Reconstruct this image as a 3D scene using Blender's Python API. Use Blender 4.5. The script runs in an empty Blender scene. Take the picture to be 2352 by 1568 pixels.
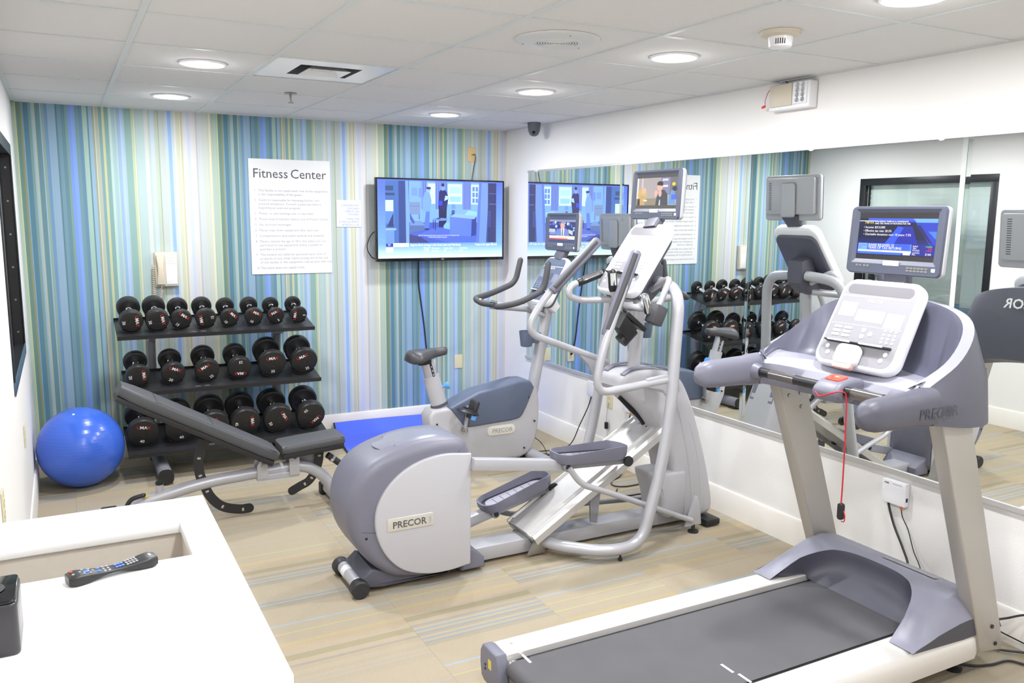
import bpy, bmesh, math, random
from mathutils import Vector, Matrix
random.seed(7)
SC = bpy.context.scene
COL = SC.collection

# ------------------------------------------------------------------ camera, world, exposure, lights
cam_d = bpy.data.cameras.new('camera'); cam = bpy.data.objects.new('camera', cam_d); COL.objects.link(cam)
cam_d.sensor_width = 36.0; cam_d.lens = 36.0 * 1929.15 / 2352.0; cam_d.clip_start = 0.02
def cam_matrix(yaw, pit, rol, loc):
    cy, sy, cp, sp = math.cos(yaw), math.sin(yaw), math.cos(pit), math.sin(pit)
    f = Vector((sy*cp, cy*cp, sp)); r = Vector((cy, -sy, 0)); u = r.cross(f)
    c, s = math.cos(rol), math.sin(rol)
    r2 = r*c + u*s; u2 = u*c - r*s
    m = Matrix((r2, u2, -f)).transposed().to_4x4(); m.translation = loc
    return m
cam.matrix_world = cam_matrix(0.4914, -0.1496, 0.009, (-3.3508, -6.393, 1.7271))
SC.camera = cam
w = bpy.data.worlds.new('world'); SC.world = w; w.use_nodes = True
w.node_tree.nodes['Background'].inputs[0].default_value = (0.9, 0.93, 1, 1)
w.node_tree.nodes['Background'].inputs[1].default_value = 0.3
SC.view_settings.view_transform = 'Standard'; SC.view_settings.look = 'None'
SC.view_settings.gamma = 1.0; SC.view_settings.use_curve_mapping = False
SC.view_settings.exposure = 0.44
SC.cycles.use_denoising = True
SC.cycles.use_adaptive_sampling = True; SC.cycles.adaptive_threshold = 0.05; SC.cycles.adaptive_min_samples = 16
SC.cycles.max_bounces = 8; SC.cycles.diffuse_bounces = 4; SC.cycles.glossy_bounces = 4; SC.cycles.transparent_max_bounces = 12
SC.cycles.caustics_reflective = True; SC.cycles.caustics_refractive = False
SC.cycles.sample_clamp_indirect = 6.0
LAMP_W = 15.5          # radiant power of one downlight
LAMP_COL = (0.972, 0.985, 1.0)

# room: right wall x=0, back wall y=0, floor z=0
W = 3.58; H = 2.4158; YR = -7.4

# ------------------------------------------------------------------ materials
def lin(c):
    c = c/255.0
    return c/12.92 if c <= 0.04045 else ((c+0.055)/1.055)**2.4
def rgb(r, g, b): return (lin(r), lin(g), lin(b), 1.0)
MATS = {}
def mat(name, col, rough=0.5, metal=0.0, spec=0.5, coat=0.0, noise=0.0, nscale=40.0, bump=0.0, bscale=300.0, emit=None, estr=0.0, aniso=0.0):
    if name in MATS: return MATS[name]
    m = bpy.data.materials.new(name); m.use_nodes = True; MATS[name] = m
    nt = m.node_tree; b = nt.nodes['Principled BSDF']
    b.inputs['Base Color'].default_value = col; b.inputs['Roughness'].default_value = rough
    b.inputs['Metallic'].default_value = metal; b.inputs['Specular IOR Level'].default_value = spec
    b.inputs['Coat Weight'].default_value = coat
    tc = nt.nodes.new('ShaderNodeTexCoord')
    if noise > 0:
        n = nt.nodes.new('ShaderNodeTexNoise'); n.inputs['Scale'].default_value = nscale; n.inputs['Detail'].default_value = 4
        nt.links.new(tc.outputs['Object'], n.inputs['Vector'])
        mx = nt.nodes.new('ShaderNodeMix'); mx.data_type = 'RGBA'
        mx.inputs[6].default_value = tuple(v*(1-noise) for v in col[:3])+(1,); mx.inputs[7].default_value = tuple(min(1, v*(1+noise)) for v in col[:3])+(1,)
        nt.links.new(n.outputs['Fac'], mx.inputs[0]); nt.links.new(mx.outputs[2], b.inputs['Base Color'])
    if bump > 0:
        n = nt.nodes.new('ShaderNodeTexNoise'); n.inputs['Scale'].default_value = bscale; n.inputs['Detail'].default_value = 3
        nt.links.new(tc.outputs['Object'], n.inputs['Vector'])
        bp = nt.nodes.new('ShaderNodeBump'); bp.inputs['Strength'].default_value = bump; bp.inputs['Distance'].default_value = 0.002
        nt.links.new(n.outputs['Fac'], bp.inputs['Height']); nt.links.new(bp.outputs['Normal'], b.inputs['Normal'])
    if emit:
        b.inputs['Emission Color'].default_value = emit; b.inputs['Emission Strength'].default_value = estr
    return m
WHITEWALL = mat('wall_paint', rgb(232, 230, 228), 0.85, bump=0.25, bscale=120)
TRIM = mat('white_trim', rgb(232, 228, 222), 0.45)
CEILT = mat('ceiling_tile_fibre', rgb(216, 215, 214), 0.95, noise=0.07, nscale=420, bump=0.5, bscale=260)
TEE = mat('ceiling_tee_enamel', rgb(206, 210, 210), 0.5)
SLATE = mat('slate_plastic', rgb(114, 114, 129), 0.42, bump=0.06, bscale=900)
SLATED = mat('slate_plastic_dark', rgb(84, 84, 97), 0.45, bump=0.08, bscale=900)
SLATEB = mat('slate_blue_plastic', rgb(92, 102, 124), 0.45, bump=0.06, bscale=900)
LSLATE = mat('lavender_grey_plastic', rgb(160, 160, 174), 0.32)
SHELL = mat('pale_grey_plastic', rgb(183, 182, 188), 0.5)
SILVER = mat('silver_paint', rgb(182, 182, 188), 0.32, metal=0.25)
SILVERD = mat('grey_metal_paint_shaded', rgb(146, 147, 154), 0.38, metal=0.25)  # darker copy of the silver paint, shade put into the colour
ALU = mat('brushed_aluminium', rgb(206, 204, 203), 0.42, metal=0.6, bump=0.05, bscale=500)
CHROME = mat('chrome', rgb(225, 226, 230), 0.08, metal=1.0)
STEEL = mat('zinc_steel', rgb(170, 168, 166), 0.3, metal=0.9)
CHAMP = mat('champagne_anodised', rgb(176, 172, 167), 0.4, metal=0.55)
WHITEP = mat('white_plastic', rgb(236, 236, 240), 0.3)
IVORY = mat('ivory_plastic', rgb(212, 204, 168), 0.4)
CREAM = mat('cream_plastic', rgb(204, 194, 176), 0.4)
BLACKP = mat('black_plastic', rgb(28, 28, 31), 0.4)
BLACKG = mat('black_gloss', rgb(12, 12, 14), 0.12)
RUBBER = mat('black_rubber', rgb(40, 40, 42), 0.5, bump=0.1, bscale=500)
URETH = mat('black_urethane', rgb(34, 33, 34), 0.42, noise=0.1, nscale=60)
RACKB = mat('black_powder_coat', rgb(38, 38, 41), 0.38, bump=0.1, bscale=700)
GRIPR = mat('dark_grey_foam', rgb(70, 70, 74), 0.6, bump=0.2, bscale=800)
BELT = mat('treadmill_belt', rgb(86, 85, 89), 0.7, noise=0.16, nscale=6, bump=0.4, bscale=900)
VINYL = mat('black_vinyl', rgb(72, 73, 77), 0.5, bump=0.15, bscale=420)
VINYLD = mat('black_vinyl_underside', rgb(36, 36, 39), 0.55)
REDP = mat('red_plastic', rgb(222, 70, 48), 0.35)
REDC = mat('red_cord', rgb(186, 32, 48), 0.5)
ORANGE = mat('orange_plug', rgb(232, 130, 50), 0.5)
YELLOW = mat('yellow_sticker', rgb(214, 196, 92), 0.5)
BLUEP = mat('blue_plastic', rgb(96, 166, 236), 0.35)
BALLM = mat('blue_vinyl_ball', rgb(60, 102, 208), 0.24, coat=0.25)
MATM = mat('blue_foam_mat', rgb(80, 106, 232), 0.85, bump=0.4, bscale=600)
COUNTER = mat('white_solid_surface', rgb(240, 238, 236), 0.35)
CABINET = mat('cabinet_paint', rgb(214, 208, 200), 0.6)
BININ = mat('taupe_bin_liner', rgb(212, 203, 190), 0.7, noise=0.06, nscale=30)
FRAMEB = mat('black_window_frame', rgb(30, 30, 34), 0.4)
FRAMEF = mat('blue_grey_casing', rgb(70, 92, 112), 0.45)  # bottom casing bar only, its lit look put into the colour
BLIND = mat('grey_green_blind', rgb(236, 241, 238), 0.8)
INKG = mat('grey_ink', rgb(80, 80, 84), 0.7)
INKL = mat('pale_grey_ink', rgb(152, 152, 158), 0.7)
INKB = mat('pale_blue_ink', rgb(104, 134, 190), 0.7)
INKW = mat('white_ink', rgb(238, 238, 238), 0.6)
INKR = mat('red_ink', rgb(196, 44, 40), 0.6)
INKK = mat('dark_ink', rgb(44, 44, 48), 0.6)
EMBOSS = mat('embossed_slate', rgb(66, 66, 76), 0.5)
PAPER = mat('white_sign_board', rgb(226, 226, 228), 0.5)
BRASSP = mat('tan_plate', rgb(214, 186, 132), 0.5)
CABLE = mat('black_cable', rgb(32, 32, 34), 0.5)
CABLEG = mat('grey_cable', rgb(150, 150, 152), 0.5)
CAMG = mat('charcoal_dome', rgb(92, 90, 100), 0.35)
DARKV = mat('dark_vent_inside', rgb(66, 66, 74), 0.7)
PANELG = mat('overlay_grey', rgb(150, 149, 155), 0.3)
LENS = mat('downlight_lens', (1, 1, 1, 1), 0.5, emit=(1, 0.99, 0.97, 1), estr=7.0)
CLEAR = mat('clear_prism_lens', rgb(232, 234, 238), 0.15, spec=0.7)

def tree(name):
    m = bpy.data.materials.new(name); m.use_nodes = True; MATS[name] = m
    return m, m.node_tree, m.node_tree.nodes['Principled BSDF']
# mirror
MIRROR, nt, b = tree('mirror_silver')
b.inputs['Base Color'].default_value = (0.87, 0.895, 0.88, 1); b.inputs['Metallic'].default_value = 1; b.inputs['Roughness'].default_value = 0.0
MEDGE, nt, b = tree('mirror_glass_edge')
b.inputs['Base Color'].default_value = rgb(150, 186, 184); b.inputs['Roughness'].default_value = 0.1
# window glass: thin see-through pane with a reflection
GLASS, nt, b = tree('window_glass'); nt.nodes.remove(b)
tr = nt.nodes.new('ShaderNodeBsdfTransparent'); tr.inputs[0].default_value = (0.95, 0.975, 0.965, 1)
gl = nt.nodes.new('ShaderNodeBsdfGlossy'); gl.inputs['Roughness'].default_value = 0.02
fr = nt.nodes.new('ShaderNodeFresnel'); fr.inputs[0].default_value = 1.5
mx = nt.nodes.new('ShaderNodeMixShader')
nt.links.new(fr.outputs[0], mx.inputs[0]); nt.links.new(tr.outputs[0], mx.inputs[1]); nt.links.new(gl.outputs[0], mx.inputs[2])
nt.links.new(mx.outputs[0], nt.nodes['Material Output'].inputs[0])
# colour-attribute driven print (wallpaper) and emissive screens
WALLP, nt, b = tree('striped_wallpaper')
at = nt.nodes.new('ShaderNodeVertexColor'); at.layer_name = 'Col'
tc = nt.nodes.new('ShaderNodeTexCoord'); mp = nt.nodes.new('ShaderNodeMapping'); mp.inputs['Scale'].default_value = (260, 1, 0.6)
nz = nt.nodes.new('ShaderNodeTexNoise'); nz.inputs['Scale'].default_value = 1.0; nz.inputs['Detail'].default_value = 2
nt.links.new(tc.outputs['Object'], mp.inputs[0]); nt.links.new(mp.outputs[0], nz.inputs['Vector'])
mr = nt.nodes.new('ShaderNodeMapRange'); mr.inputs[3].default_value = 0.86; mr.inputs[4].default_value = 1.14
nt.links.new(nz.outputs['Fac'], mr.inputs[0])
mm = nt.nodes.new('ShaderNodeMix'); mm.data_type = 'RGBA'; mm.blend_type = 'MULTIPLY'; mm.inputs[0].default_value = 1
nt.links.new(at.outputs[0], mm.inputs[6]); nt.links.new(mr.outputs[0], mm.inputs[7]); nt.links.new(mm.outputs[2], b.inputs['Base Color'])
b.inputs['Roughness'].default_value = 0.75
def screen_mat(name, strength):
    m, nt, b = tree(name)
    at = nt.nodes.new('ShaderNodeVertexColor'); at.layer_name = 'Col'
    b.inputs['Base Color'].default_value = (0.01, 0.01, 0.012, 1); b.inputs['Roughness'].default_value = 0.15
    nt.links.new(at.outputs[0], b.inputs['Emission Color']); b.inputs['Emission Strength'].default_value = strength
    return m
TVSCR = screen_mat('television_picture', 1.0); MONSCR = screen_mat('monitor_picture', 0.9)
# carpet tile: beige loop pile with bands of fine coloured lines, different on every tile
CARPET, nt, b = tree('striped_carpet')
b.inputs['Roughness'].default_value = 0.95; b.inputs['Specular IOR Level'].default_value = 0.1
tc = nt.nodes.new('ShaderNodeTexCoord'); oi = nt.nodes.new('ShaderNodeObjectInfo'); sp = nt.nodes.new('ShaderNodeSeparateXYZ')
nt.links.new(tc.outputs['Object'], sp.inputs[0])
def math_n(op, a, bb=None, c=None):
    n = nt.nodes.new('ShaderNodeMath'); n.operation = op
    for i, v in enumerate((a, bb, c)):
        if v is None: continue
        if isinstance(v, (int, float)): n.inputs[i].default_value = v
        else: nt.links.new(v, n.inputs[i])
    return n.outputs[0]
rnd = oi.outputs['Random']
off = math_n('MULTIPLY', math_n('FLOOR', math_n('MULTIPLY', rnd, 7.0)), 0.143)
v = math_n('FRACT', math_n('ADD', math_n('DIVIDE', sp.outputs['Y'], 0.62), off))
ramp = nt.nodes.new('ShaderNodeValToRGB'); ramp.color_ramp.interpolation = 'CONSTANT'
BASE = (165, 154, 135)
stops = [(0.0, BASE), (0.06, (150, 144, 128)), (0.10, (132, 140, 144)), (0.125, BASE), (0.15, (128, 144, 158)), (0.175, BASE), (0.205, (144, 140, 132)), (0.245, BASE),
         (0.30, (146, 138, 112)), (0.37, BASE), (0.44, (180, 150, 118)), (0.455, BASE), (0.485, (176, 152, 120)), (0.50, (172, 160, 126)), (0.54, BASE), (0.66, (172, 174, 124)),
         (0.67, BASE), (0.78, (146, 166, 184)), (0.80, BASE)]
cr = ramp.color_ramp
cr.elements[0].position = 0; cr.elements[0].color = rgb(*BASE); cr.elements[1].position = stops[1][0]; cr.elements[1].color = rgb(*stops[1][1])
for p, c in stops[2:]:
    e = cr.elements.new(p); e.color = rgb(*c)
nt.links.new(v, ramp.inputs[0])
fine = math_n('GREATER_THAN', math_n('FRACT', math_n('MULTIPLY', sp.outputs['Y'], 180.0)), 0.45)
amt = math_n('MULTIPLY', math_n('ADD', math_n('MULTIPLY', fine, 0.5), 0.45),
             math_n('ADD', math_n('MULTIPLY', math_n('GREATER_THAN', math_n('FRACT', math_n('MULTIPLY', rnd, 37.7)), 0.44), 0.75), 0.25))
mx = nt.nodes.new('ShaderNodeMix'); mx.data_type = 'RGBA'; mx.inputs[6].default_value = rgb(*BASE)
nt.links.new(amt, mx.inputs[0]); nt.links.new(ramp.outputs[0], mx.inputs[7])
nz = nt.nodes.new('ShaderNodeTexNoise'); nz.inputs['Scale'].default_value = 260; nz.inputs['Detail'].default_value = 3
nt.links.new(tc.outputs['Object'], nz.inputs['Vector'])
mr = nt.nodes.new('ShaderNodeMapRange'); mr.inputs[3].default_value = 0.80; mr.inputs[4].default_value = 1.2
nt.links.new(nz.outputs['Fac'], mr.inputs[0])
m2 = nt.nodes.new('ShaderNodeMix'); m2.data_type = 'RGBA'; m2.blend_type = 'MULTIPLY'; m2.inputs[0].default_value = 1
nt.links.new(mx.outputs[2], m2.inputs[6]); nt.links.new(mr.outputs[0], m2.inputs[7]); nt.links.new(m2.outputs[2], b.inputs['Base Color'])
bp_ = nt.nodes.new('ShaderNodeBump'); bp_.inputs['Strength'].default_value = 0.5; bp_.inputs['Distance'].default_value = 0.003
nt.links.new(nz.outputs['Fac'], bp_.inputs['Height']); nt.links.new(bp_.outputs['Normal'], b.inputs['Normal'])

# ------------------------------------------------------------------ mesh helpers
class MB:
    def __init__(s): s.v = []; s.f = []; s.c = []
    def add(s, vf, m=None, col=None):
        vs, fs = vf; n = len(s.v)
        s.v += [tuple(m @ Vector(p)) if m else tuple(p) for p in vs]
        s.f += [tuple(i+n for i in f) for f in fs]; s.c += [col]*len(fs)
        return s
ORG = {}
def obj(name, mb, material, parent=None, ang=35, origin=None):
    if isinstance(mb, tuple): mb = MB().add(mb)
    vs = [Vector(p) for p in mb.v]
    if parent is None and origin is None:
        lo = Vector([min(p[i] for p in vs) for i in range(3)]); hi = Vector([max(p[i] for p in vs) for i in range(3)])
        origin = Vector(((lo.x+hi.x)/2, (lo.y+hi.y)/2, lo.z))
    o0 = Vector(origin) if origin is not None else ORG[parent.name]
    me = bpy.data.meshes.new(name)
    me.from_pydata([tuple(p-o0) for p in vs], [], mb.f)
    me.update()
    bm = bmesh.new(); bm.from_mesh(me); bmesh.ops.recalc_face_normals(bm, faces=bm.faces); bm.to_mesh(me); bm.free()
    if any(c is not None for c in mb.c):
        ca = me.color_attributes.new('Col', 'FLOAT_COLOR', 'CORNER')
        for p, c in zip(me.polygons, mb.c):
            for li in p.loop_indices: ca.data[li].color = c or (0, 0, 0, 1)
    me.polygons.foreach_set('use_smooth', [True]*len(me.polygons))
    me.set_sharp_from_angle(angle=math.radians(ang))
    me.materials.append(material)
    o = bpy.data.objects.new(name, me); COL.objects.link(o)
    if parent is None: o.location = o0
    else: o.parent = parent
    ORG[o.name] = o0
    return o
def thing(name, label, cat, loc, group=None):
    o = bpy.data.objects.new(name, None); COL.objects.link(o); o.location = loc; o.empty_display_size = 0.1
    o['label'] = label; o['category'] = cat
    if group: o['group'] = group
    ORG[o.name] = Vector(loc)
    return o
def tag(o, label, cat, group=None):
    o['label'] = label; o['category'] = cat
    if group: o['group'] = group
    return o
def struct(o, label=None, cat=None):
    o['kind'] = 'structure'
    if label: o['label'] = label
    if cat: o['category'] = cat
    return o
def _bm_out(bm):
    bm.verts.ensure_lookup_table(); bm.verts.index_update()
    r = ([tuple(v.co) for v in bm.verts], [tuple(v.index for v in f.verts) for f in bm.faces]); bm.free(); return r
def box(lo, hi, bev=0.0, seg=2):
    bm = bmesh.new(); bmesh.ops.create_cube(bm, size=1.0)
    lo, hi = Vector(lo), Vector(hi); c = (lo+hi)/2; s = hi-lo
    for v in bm.verts: v.co = Vector((v.co.x*s.x+c.x, v.co.y*s.y+c.y, v.co.z*s.z+c.z))
    if bev: bmesh.ops.bevel(bm, geom=bm.edges[:], offset=min(bev, min(abs(k) for k in s)*0.49), segments=seg, affect='EDGES', profile=0.5)
    return _bm_out(bm)
AX = {'x': lambda a, p: (a, p[0], p[1]), 'y': lambda a, p: (p[0], a, p[1]), 'z': lambda a, p: (p[0], p[1], a)}
def prism(pts, axis, a, b, bev=0.0, seg=3):
    bm = bmesh.new(); F = AX[axis]
    v0 = [bm.verts.new(F(a, p)) for p in pts]; v1 = [bm.verts.new(F(b, p)) for p in pts]
    bm.faces.new(v0); bm.faces.new(v1[::-1]); n = len(pts)
    for i in range(n): bm.faces.new((v0[i], v1[i], v1[(i+1) % n], v0[(i+1) % n]))
    bm.normal_update(); bmesh.ops.recalc_face_normals(bm, faces=bm.faces[:])
    if bev:
        s0, s1 = set(v0), set(v1)
        es = [e for e in bm.edges if (e.verts[0] in s0 and e.verts[1] in s0) or (e.verts[0] in s1 and e.verts[1] in s1)]
        bmesh.ops.bevel(bm, geom=es, offset=bev, segments=seg, affect='EDGES', profile=0.5)
    return _bm_out(bm)
def rrect(w_, h_, r, n=5, cx=0, cy=0):
    out = []
    for sx, sy, a0 in ((1, 1, 0), (-1, 1, 90), (-1, -1, 180), (1, -1, 270)):
        for k in range(n+1):
            a = math.radians(a0+90*k/n); out.append((cx+sx*(w_/2-r)+r*math.cos(a), cy+sy*(h_/2-r)+r*math.sin(a)))
    return out
def frame(o, right, up):
    r = Vector(right).normalized(); u = Vector(up).normalized(); n = r.cross(u)
    m = Matrix((r, u, n)).transposed().to_4x4(); m.translation = Vector(o); return m
def plate(m, w_, h_, z0, z1, r=0.01, bev=0.0, cx=0, cy=0, n=5):
    vs, fs = prism(rrect(w_, h_, r, n, cx, cy), 'z', z0, z1, bev)
    return [tuple(m @ Vector(p)) for p in vs], fs
def fillet(pts, rad, seg=7):
    pts = [Vector(p) for p in pts]; out = [pts[0]]
    for i in range(1, len(pts)-1):
        p = pts[i]; a = pts[i-1]-p; b_ = pts[i+1]-p; la, lb = a.length, b_.length
        r = rad[i-1] if isinstance(rad, (list, tuple)) else rad
        t = min(r, la*0.49, lb*0.49); a0 = p+a.normalized()*t; b0 = p+b_.normalized()*t
        for k in range(seg+1):
            s = k/seg; out.append(a0*(1-s)**2+p*2*s*(1-s)+b0*s*s)
    out.append(pts[-1]); return out
def catmull(pts, n=8):
    P = [Vector(p) for p in pts]; P = [P[0]*2-P[1]]+P+[P[-1]*2-P[-2]]; out = []
    for i in range(1, len(P)-2):
        for k in range(n):
            t = k/n
            out.append(0.5*((2*P[i])+(P[i+1]-P[i-1])*t+(2*P[i-1]-5*P[i]+4*P[i+1]-P[i+2])*t*t+(3*P[i]-P[i-1]-3*P[i+1]+P[i+2])*t**3))
    out.append(P[-2]); return out
def sweep(path, sec, up=(0, 0, 1), scale=None):
    path = [Vector(p) for p in path]; vs = []; fs = []; n = len(sec); prev = None
    for i, p in enumerate(path):
        t = (path[min(i+1, len(path)-1)]-path[max(i-1, 0)]).normalized()
        if prev is None:
            u = Vector(up); u = u-t*u.dot(t)
            if u.length < 1e-4: u = Vector((1, 0, 0)); u = u-t*u.dot(t)
        else: u = prev-t*prev.dot(t)
        u.normalize(); prev = u; s = t.cross(u); k = scale[i] if scale else 1.0
        for a, b_ in sec: vs.append(p+s*a*k+u*b_*k)
    for i in range(len(path)-1):
        for j in range(n):
            fs.append((i*n+j, i*n+(j+1) % n, (i+1)*n+(j+1) % n, (i+1)*n+j))
    fs.append(tuple(range(n))[::-1]); fs.append(tuple(range((len(path)-1)*n, len(path)*n)))
    return vs, fs
def circ(r, n=12): return [(r*math.cos(2*math.pi*k/n), r*math.sin(2*math.pi*k/n)) for k in range(n)]
def ell(a, b_, n=16): return [(a*math.cos(2*math.pi*k/n), b_*math.sin(2*math.pi*k/n)) for k in range(n)]
def tube(path, r, n=12, round_end=False):
    path = [Vector(p) for p in path]
    if not round_end: return sweep(path, circ(r, n))
    t0 = (path[0]-path[1]).normalized(); t1 = (path[-1]-path[-2]).normalized()
    K = (0.15, 0.6, 0.87, 1.0)
    pre = [path[0]+t0*r*math.sqrt(max(0, 1-k*k)) for k in K]; post = [path[-1]+t1*r*math.sqrt(max(0, 1-k*k)) for k in K[::-1]]
    # pull caps inside the path so the length is unchanged
    full = pre[:-1]+path+post[1:]; sc = list(K[:-1])+[1]*len(path)+list(K[::-1][1:])
    return sweep(full, circ(r, n), scale=sc)
def lathe(prof, o=(0, 0, 0), axis=(0, 0, 1), n=24):
    ax = Vector(axis).normalized(); ref = Vector((1, 0, 0)) if abs(ax.x) < 0.9 else Vector((0, 1, 0))
    u = (ref-ax*ref.dot(ax)).normalized(); v_ = ax.cross(u); o = Vector(o); vs = []; fs = []
    for r, h in prof:
        for k in range(n):
            a = 2*math.pi*k/n; vs.append(o+ax*h+(u*math.cos(a)+v_*math.sin(a))*r)
    for i in range(len(prof)-1):
        for k in range(n): fs.append((i*n+k, i*n+(k+1) % n, (i+1)*n+(k+1) % n, (i+1)*n+k))
    if prof[0][0] > 1e-6: fs.append(tuple(range(n))[::-1])
    if prof[-1][0] > 1e-6: fs.append(tuple(range((len(prof)-1)*n, len(prof)*n)))
    return vs, fs
def cyl(p, q, r, n=16):
    p, q = Vector(p), Vector(q); L = (q-p).length; b_ = min(r*0.12, L*0.2)
    return lathe([(r-b_, 0), (r, b_), (r, L-b_), (r-b_, L)], p, q-p, n)
def loft(rings, cap=True, closed=True):
    n = len(rings[0]); vs = [p for r in rings for p in r]; fs = []
    for i in range(len(rings)-1):
        for j in range(n if closed else n-1):
            fs.append((i*n+j, i*n+(j+1) % n, (i+1)*n+(j+1) % n, (i+1)*n+j))
    if cap: fs.append(tuple(range(n))[::-1]); fs.append(tuple(range((len(rings)-1)*n, len(rings)*n)))
    return vs, fs
_TXT = {}
def text2d(s, size, align='LEFT', bold=0.0, xs=1.0):
    k = (s, align, bold)
    if k not in _TXT:
        c = bpy.data.curves.new('txt', 'FONT'); c.body = s; c.size = 1.0; c.align_x = align; c.resolution_u = 2; c.offset = bold; c.fill_mode = 'FRONT'
        o = bpy.data.objects.new('txt', c); me = bpy.data.meshes.new_from_object(o)
        _TXT[k] = ([tuple(p.co) for p in me.vertices], [tuple(p.vertices) for p in me.polygons])
        bpy.data.objects.remove(o); bpy.data.curves.remove(c); bpy.data.meshes.remove(me)
    vs, fs = _TXT[k]
    return [(x*size*xs, y*size, 0) for x, y, z in vs], fs
def text(m, s, size, x, y, z, align='LEFT', bold=0.0, xs=1.0):
    vs, fs = text2d(s, size, align, bold, xs)
    return [tuple(m @ Vector((px+x, py+y, z))) for px, py, pz in vs], fs
def picture(m, w_, h_, shapes, z=0.0, dz=0.00012):
    """flat screen print: shapes = [(polygon in 0..1, sRGB)] painted one over the other"""
    mb = MB()
    for i, (poly, col) in enumerate(shapes):
        pts = [tuple(m @ Vector(((px-0.5)*w_, (py-0.5)*h_, z+i*dz))) for px, py in poly]
        mb.add((pts, [tuple(range(len(pts)))]), col=rgb(*col))
    return mb
def rc(x0, y0, x1, y1): return [(x0, y0), (x1, y0), (x1, y1), (x0, y1)]
def blob(cx, cy, rx, ry, n=14): return [(cx+rx*math.cos(2*math.pi*k/n), cy+ry*math.sin(2*math.pi*k/n)) for k in range(n)]
def hgrad(x0, y0, x1, y1, c0, c1, n=10, vert=True):
    out = []
    for k in range(n):
        c = tuple(int(c0[i]+(c1[i]-c0[i])*k/(n-1)) for i in range(3))
        out.append((rc(x0, y0+(y1-y0)*k/n, x1, y0+(y1-y0)*(k+1)/n), c) if vert else (rc(x0+(x1-x0)*k/n, y0, x0+(x1-x0)*(k+1)/n, y1), c))
    return out

# ------------------------------------------------------------------ the room
fl = struct(obj('floor', MB().add(box((-W, YR, -0.12), (0, 0, -0.008))), mat('subfloor', rgb(170, 156, 132), 0.9), origin=(0, 0, 0)))
CT = 0.61
tile_me = None
nx0, ny0 = -0.315, -0.02
ys = [0.0]+[-0.30-CT*k for k in range(13)]
xs_ = [0.0]+[-0.315-CT*k for k in range(7)]
for i in range(len(xs_)-1):
    for j in range(len(ys)-1):
        x1, x0 = xs_[i], max(xs_[i+1], -W); y1, y0 = ys[j], max(ys[j+1], YR)
        if y1 <= YR: continue
        g = 0.0003
        obj('carpet_tile', MB().add(box((x0+g, y0+g, -0.008), (x1-g, y1-g, 0.0))), CARPET, fl, origin=None).location = (0, 0, 0)
# carpet tiles need their own origin so that every tile shows its own stretch of the pattern
for o in fl.children:
    me = o.data; c = Vector((0, 0, 0))
    for vtx in me.vertices: c += vtx.co
    c /= len(me.vertices); c.z = 0
    for vtx in me.vertices: vtx.co -= c
    o.location = c

# ceiling: suspended 2 ft tiles in a T grid
ce = struct(obj('ceiling', MB().add(box((-W, YR, H+0.05), (0, 0, H+0.10))), TEE, origin=(0, 0, H)))
GX = [-0.6437-0.6019*k for k in range(5)]; GX = [0.0]+GX+[-W]
GY = [0.0]+[-0.6233-0.6096*k for k in range(11)]+[YR]
VENT = (3, 3)     # grid cell of the air diffuser
for i in range(len(GX)-1):
    for j in range(len(GY)-1):
        x1, x0, y1, y0 = GX[i], GX[i+1], GY[j], GY[j+1]
        if x1-x0 < 0.03 or y1-y0 < 0.03: continue
        if (i, j) == VENT: continue
        obj('ceiling_tile', MB().add(box((x0+0.0115, y0+0.0115, H+0.004), (x1-0.0115, y1-0.0115, H+0.022))), CEILT, ce)
for x in GX[1:-1]: obj('main_tee', MB().add(box((x-0.012, YR, H-0.001), (x+0.012, 0, H+0.006))), TEE, ce)
for y in GY[1:-1]: obj('cross_tee', MB().add(box((-W, y-0.012, H), (0, y+0.012, H+0.006))), TEE, ce)
obj('wall_angle', MB().add(box((-W, YR, H-0.0005), (-W+0.022, 0, H+0.006))), TEE, ce)
obj('wall_angle', MB().add(box((-0.022, YR, H-0.0005), (0, 0, H+0.006))), TEE, ce)
obj('wall_angle', MB().add(box((-W, -0.022, H-0.0005), (0, 0, H+0.006))), TEE, ce)

# back wall with striped wallpaper (stripe list: left edge in a 1.235 m repeat, colour)
P1 = [(165, 85, 125, 120), (230, 132, 128, 76), (245, 125, 140, 110), (275, 120, 160, 200), (290, 66, 112, 144), (380, 110, 145, 146), (430, 140, 175, 208), (455, 168, 184, 174),
      (500, 84, 126, 142), (590, 152, 182, 218), (610, 130, 160, 150), (660, 95, 138, 190), (720, 135, 166, 204), (860, 74, 114, 136), (890, 100, 142, 168), (960, 84, 126, 152),
      (1030, 112, 152, 140), (1075, 104, 148, 236), (1140, 116, 160, 240), (1205, 100, 142, 156), (1270, 84, 126, 168), (1335, 160, 192, 186), (1420, 84, 126, 136), (1445, 140, 178, 220),
      (1510, 150, 160, 130), (1545, 218, 222, 192), (1560, 176, 186, 166), (1625, 114, 156, 166), (1680, 200, 204, 150), (1725, 118, 160, 160), (1800, 186, 212, 212), (1850, 160, 192, 208),
      (1920, 192, 207, 190), (1940, 144, 180, 224), (2000, 176, 203, 252), (2050, 170, 196, 218), (2080, 132, 170, 170), (2200, 192, 206, 160), (2240, 216, 222, 202), (2265, 112, 154, 150)]
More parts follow.
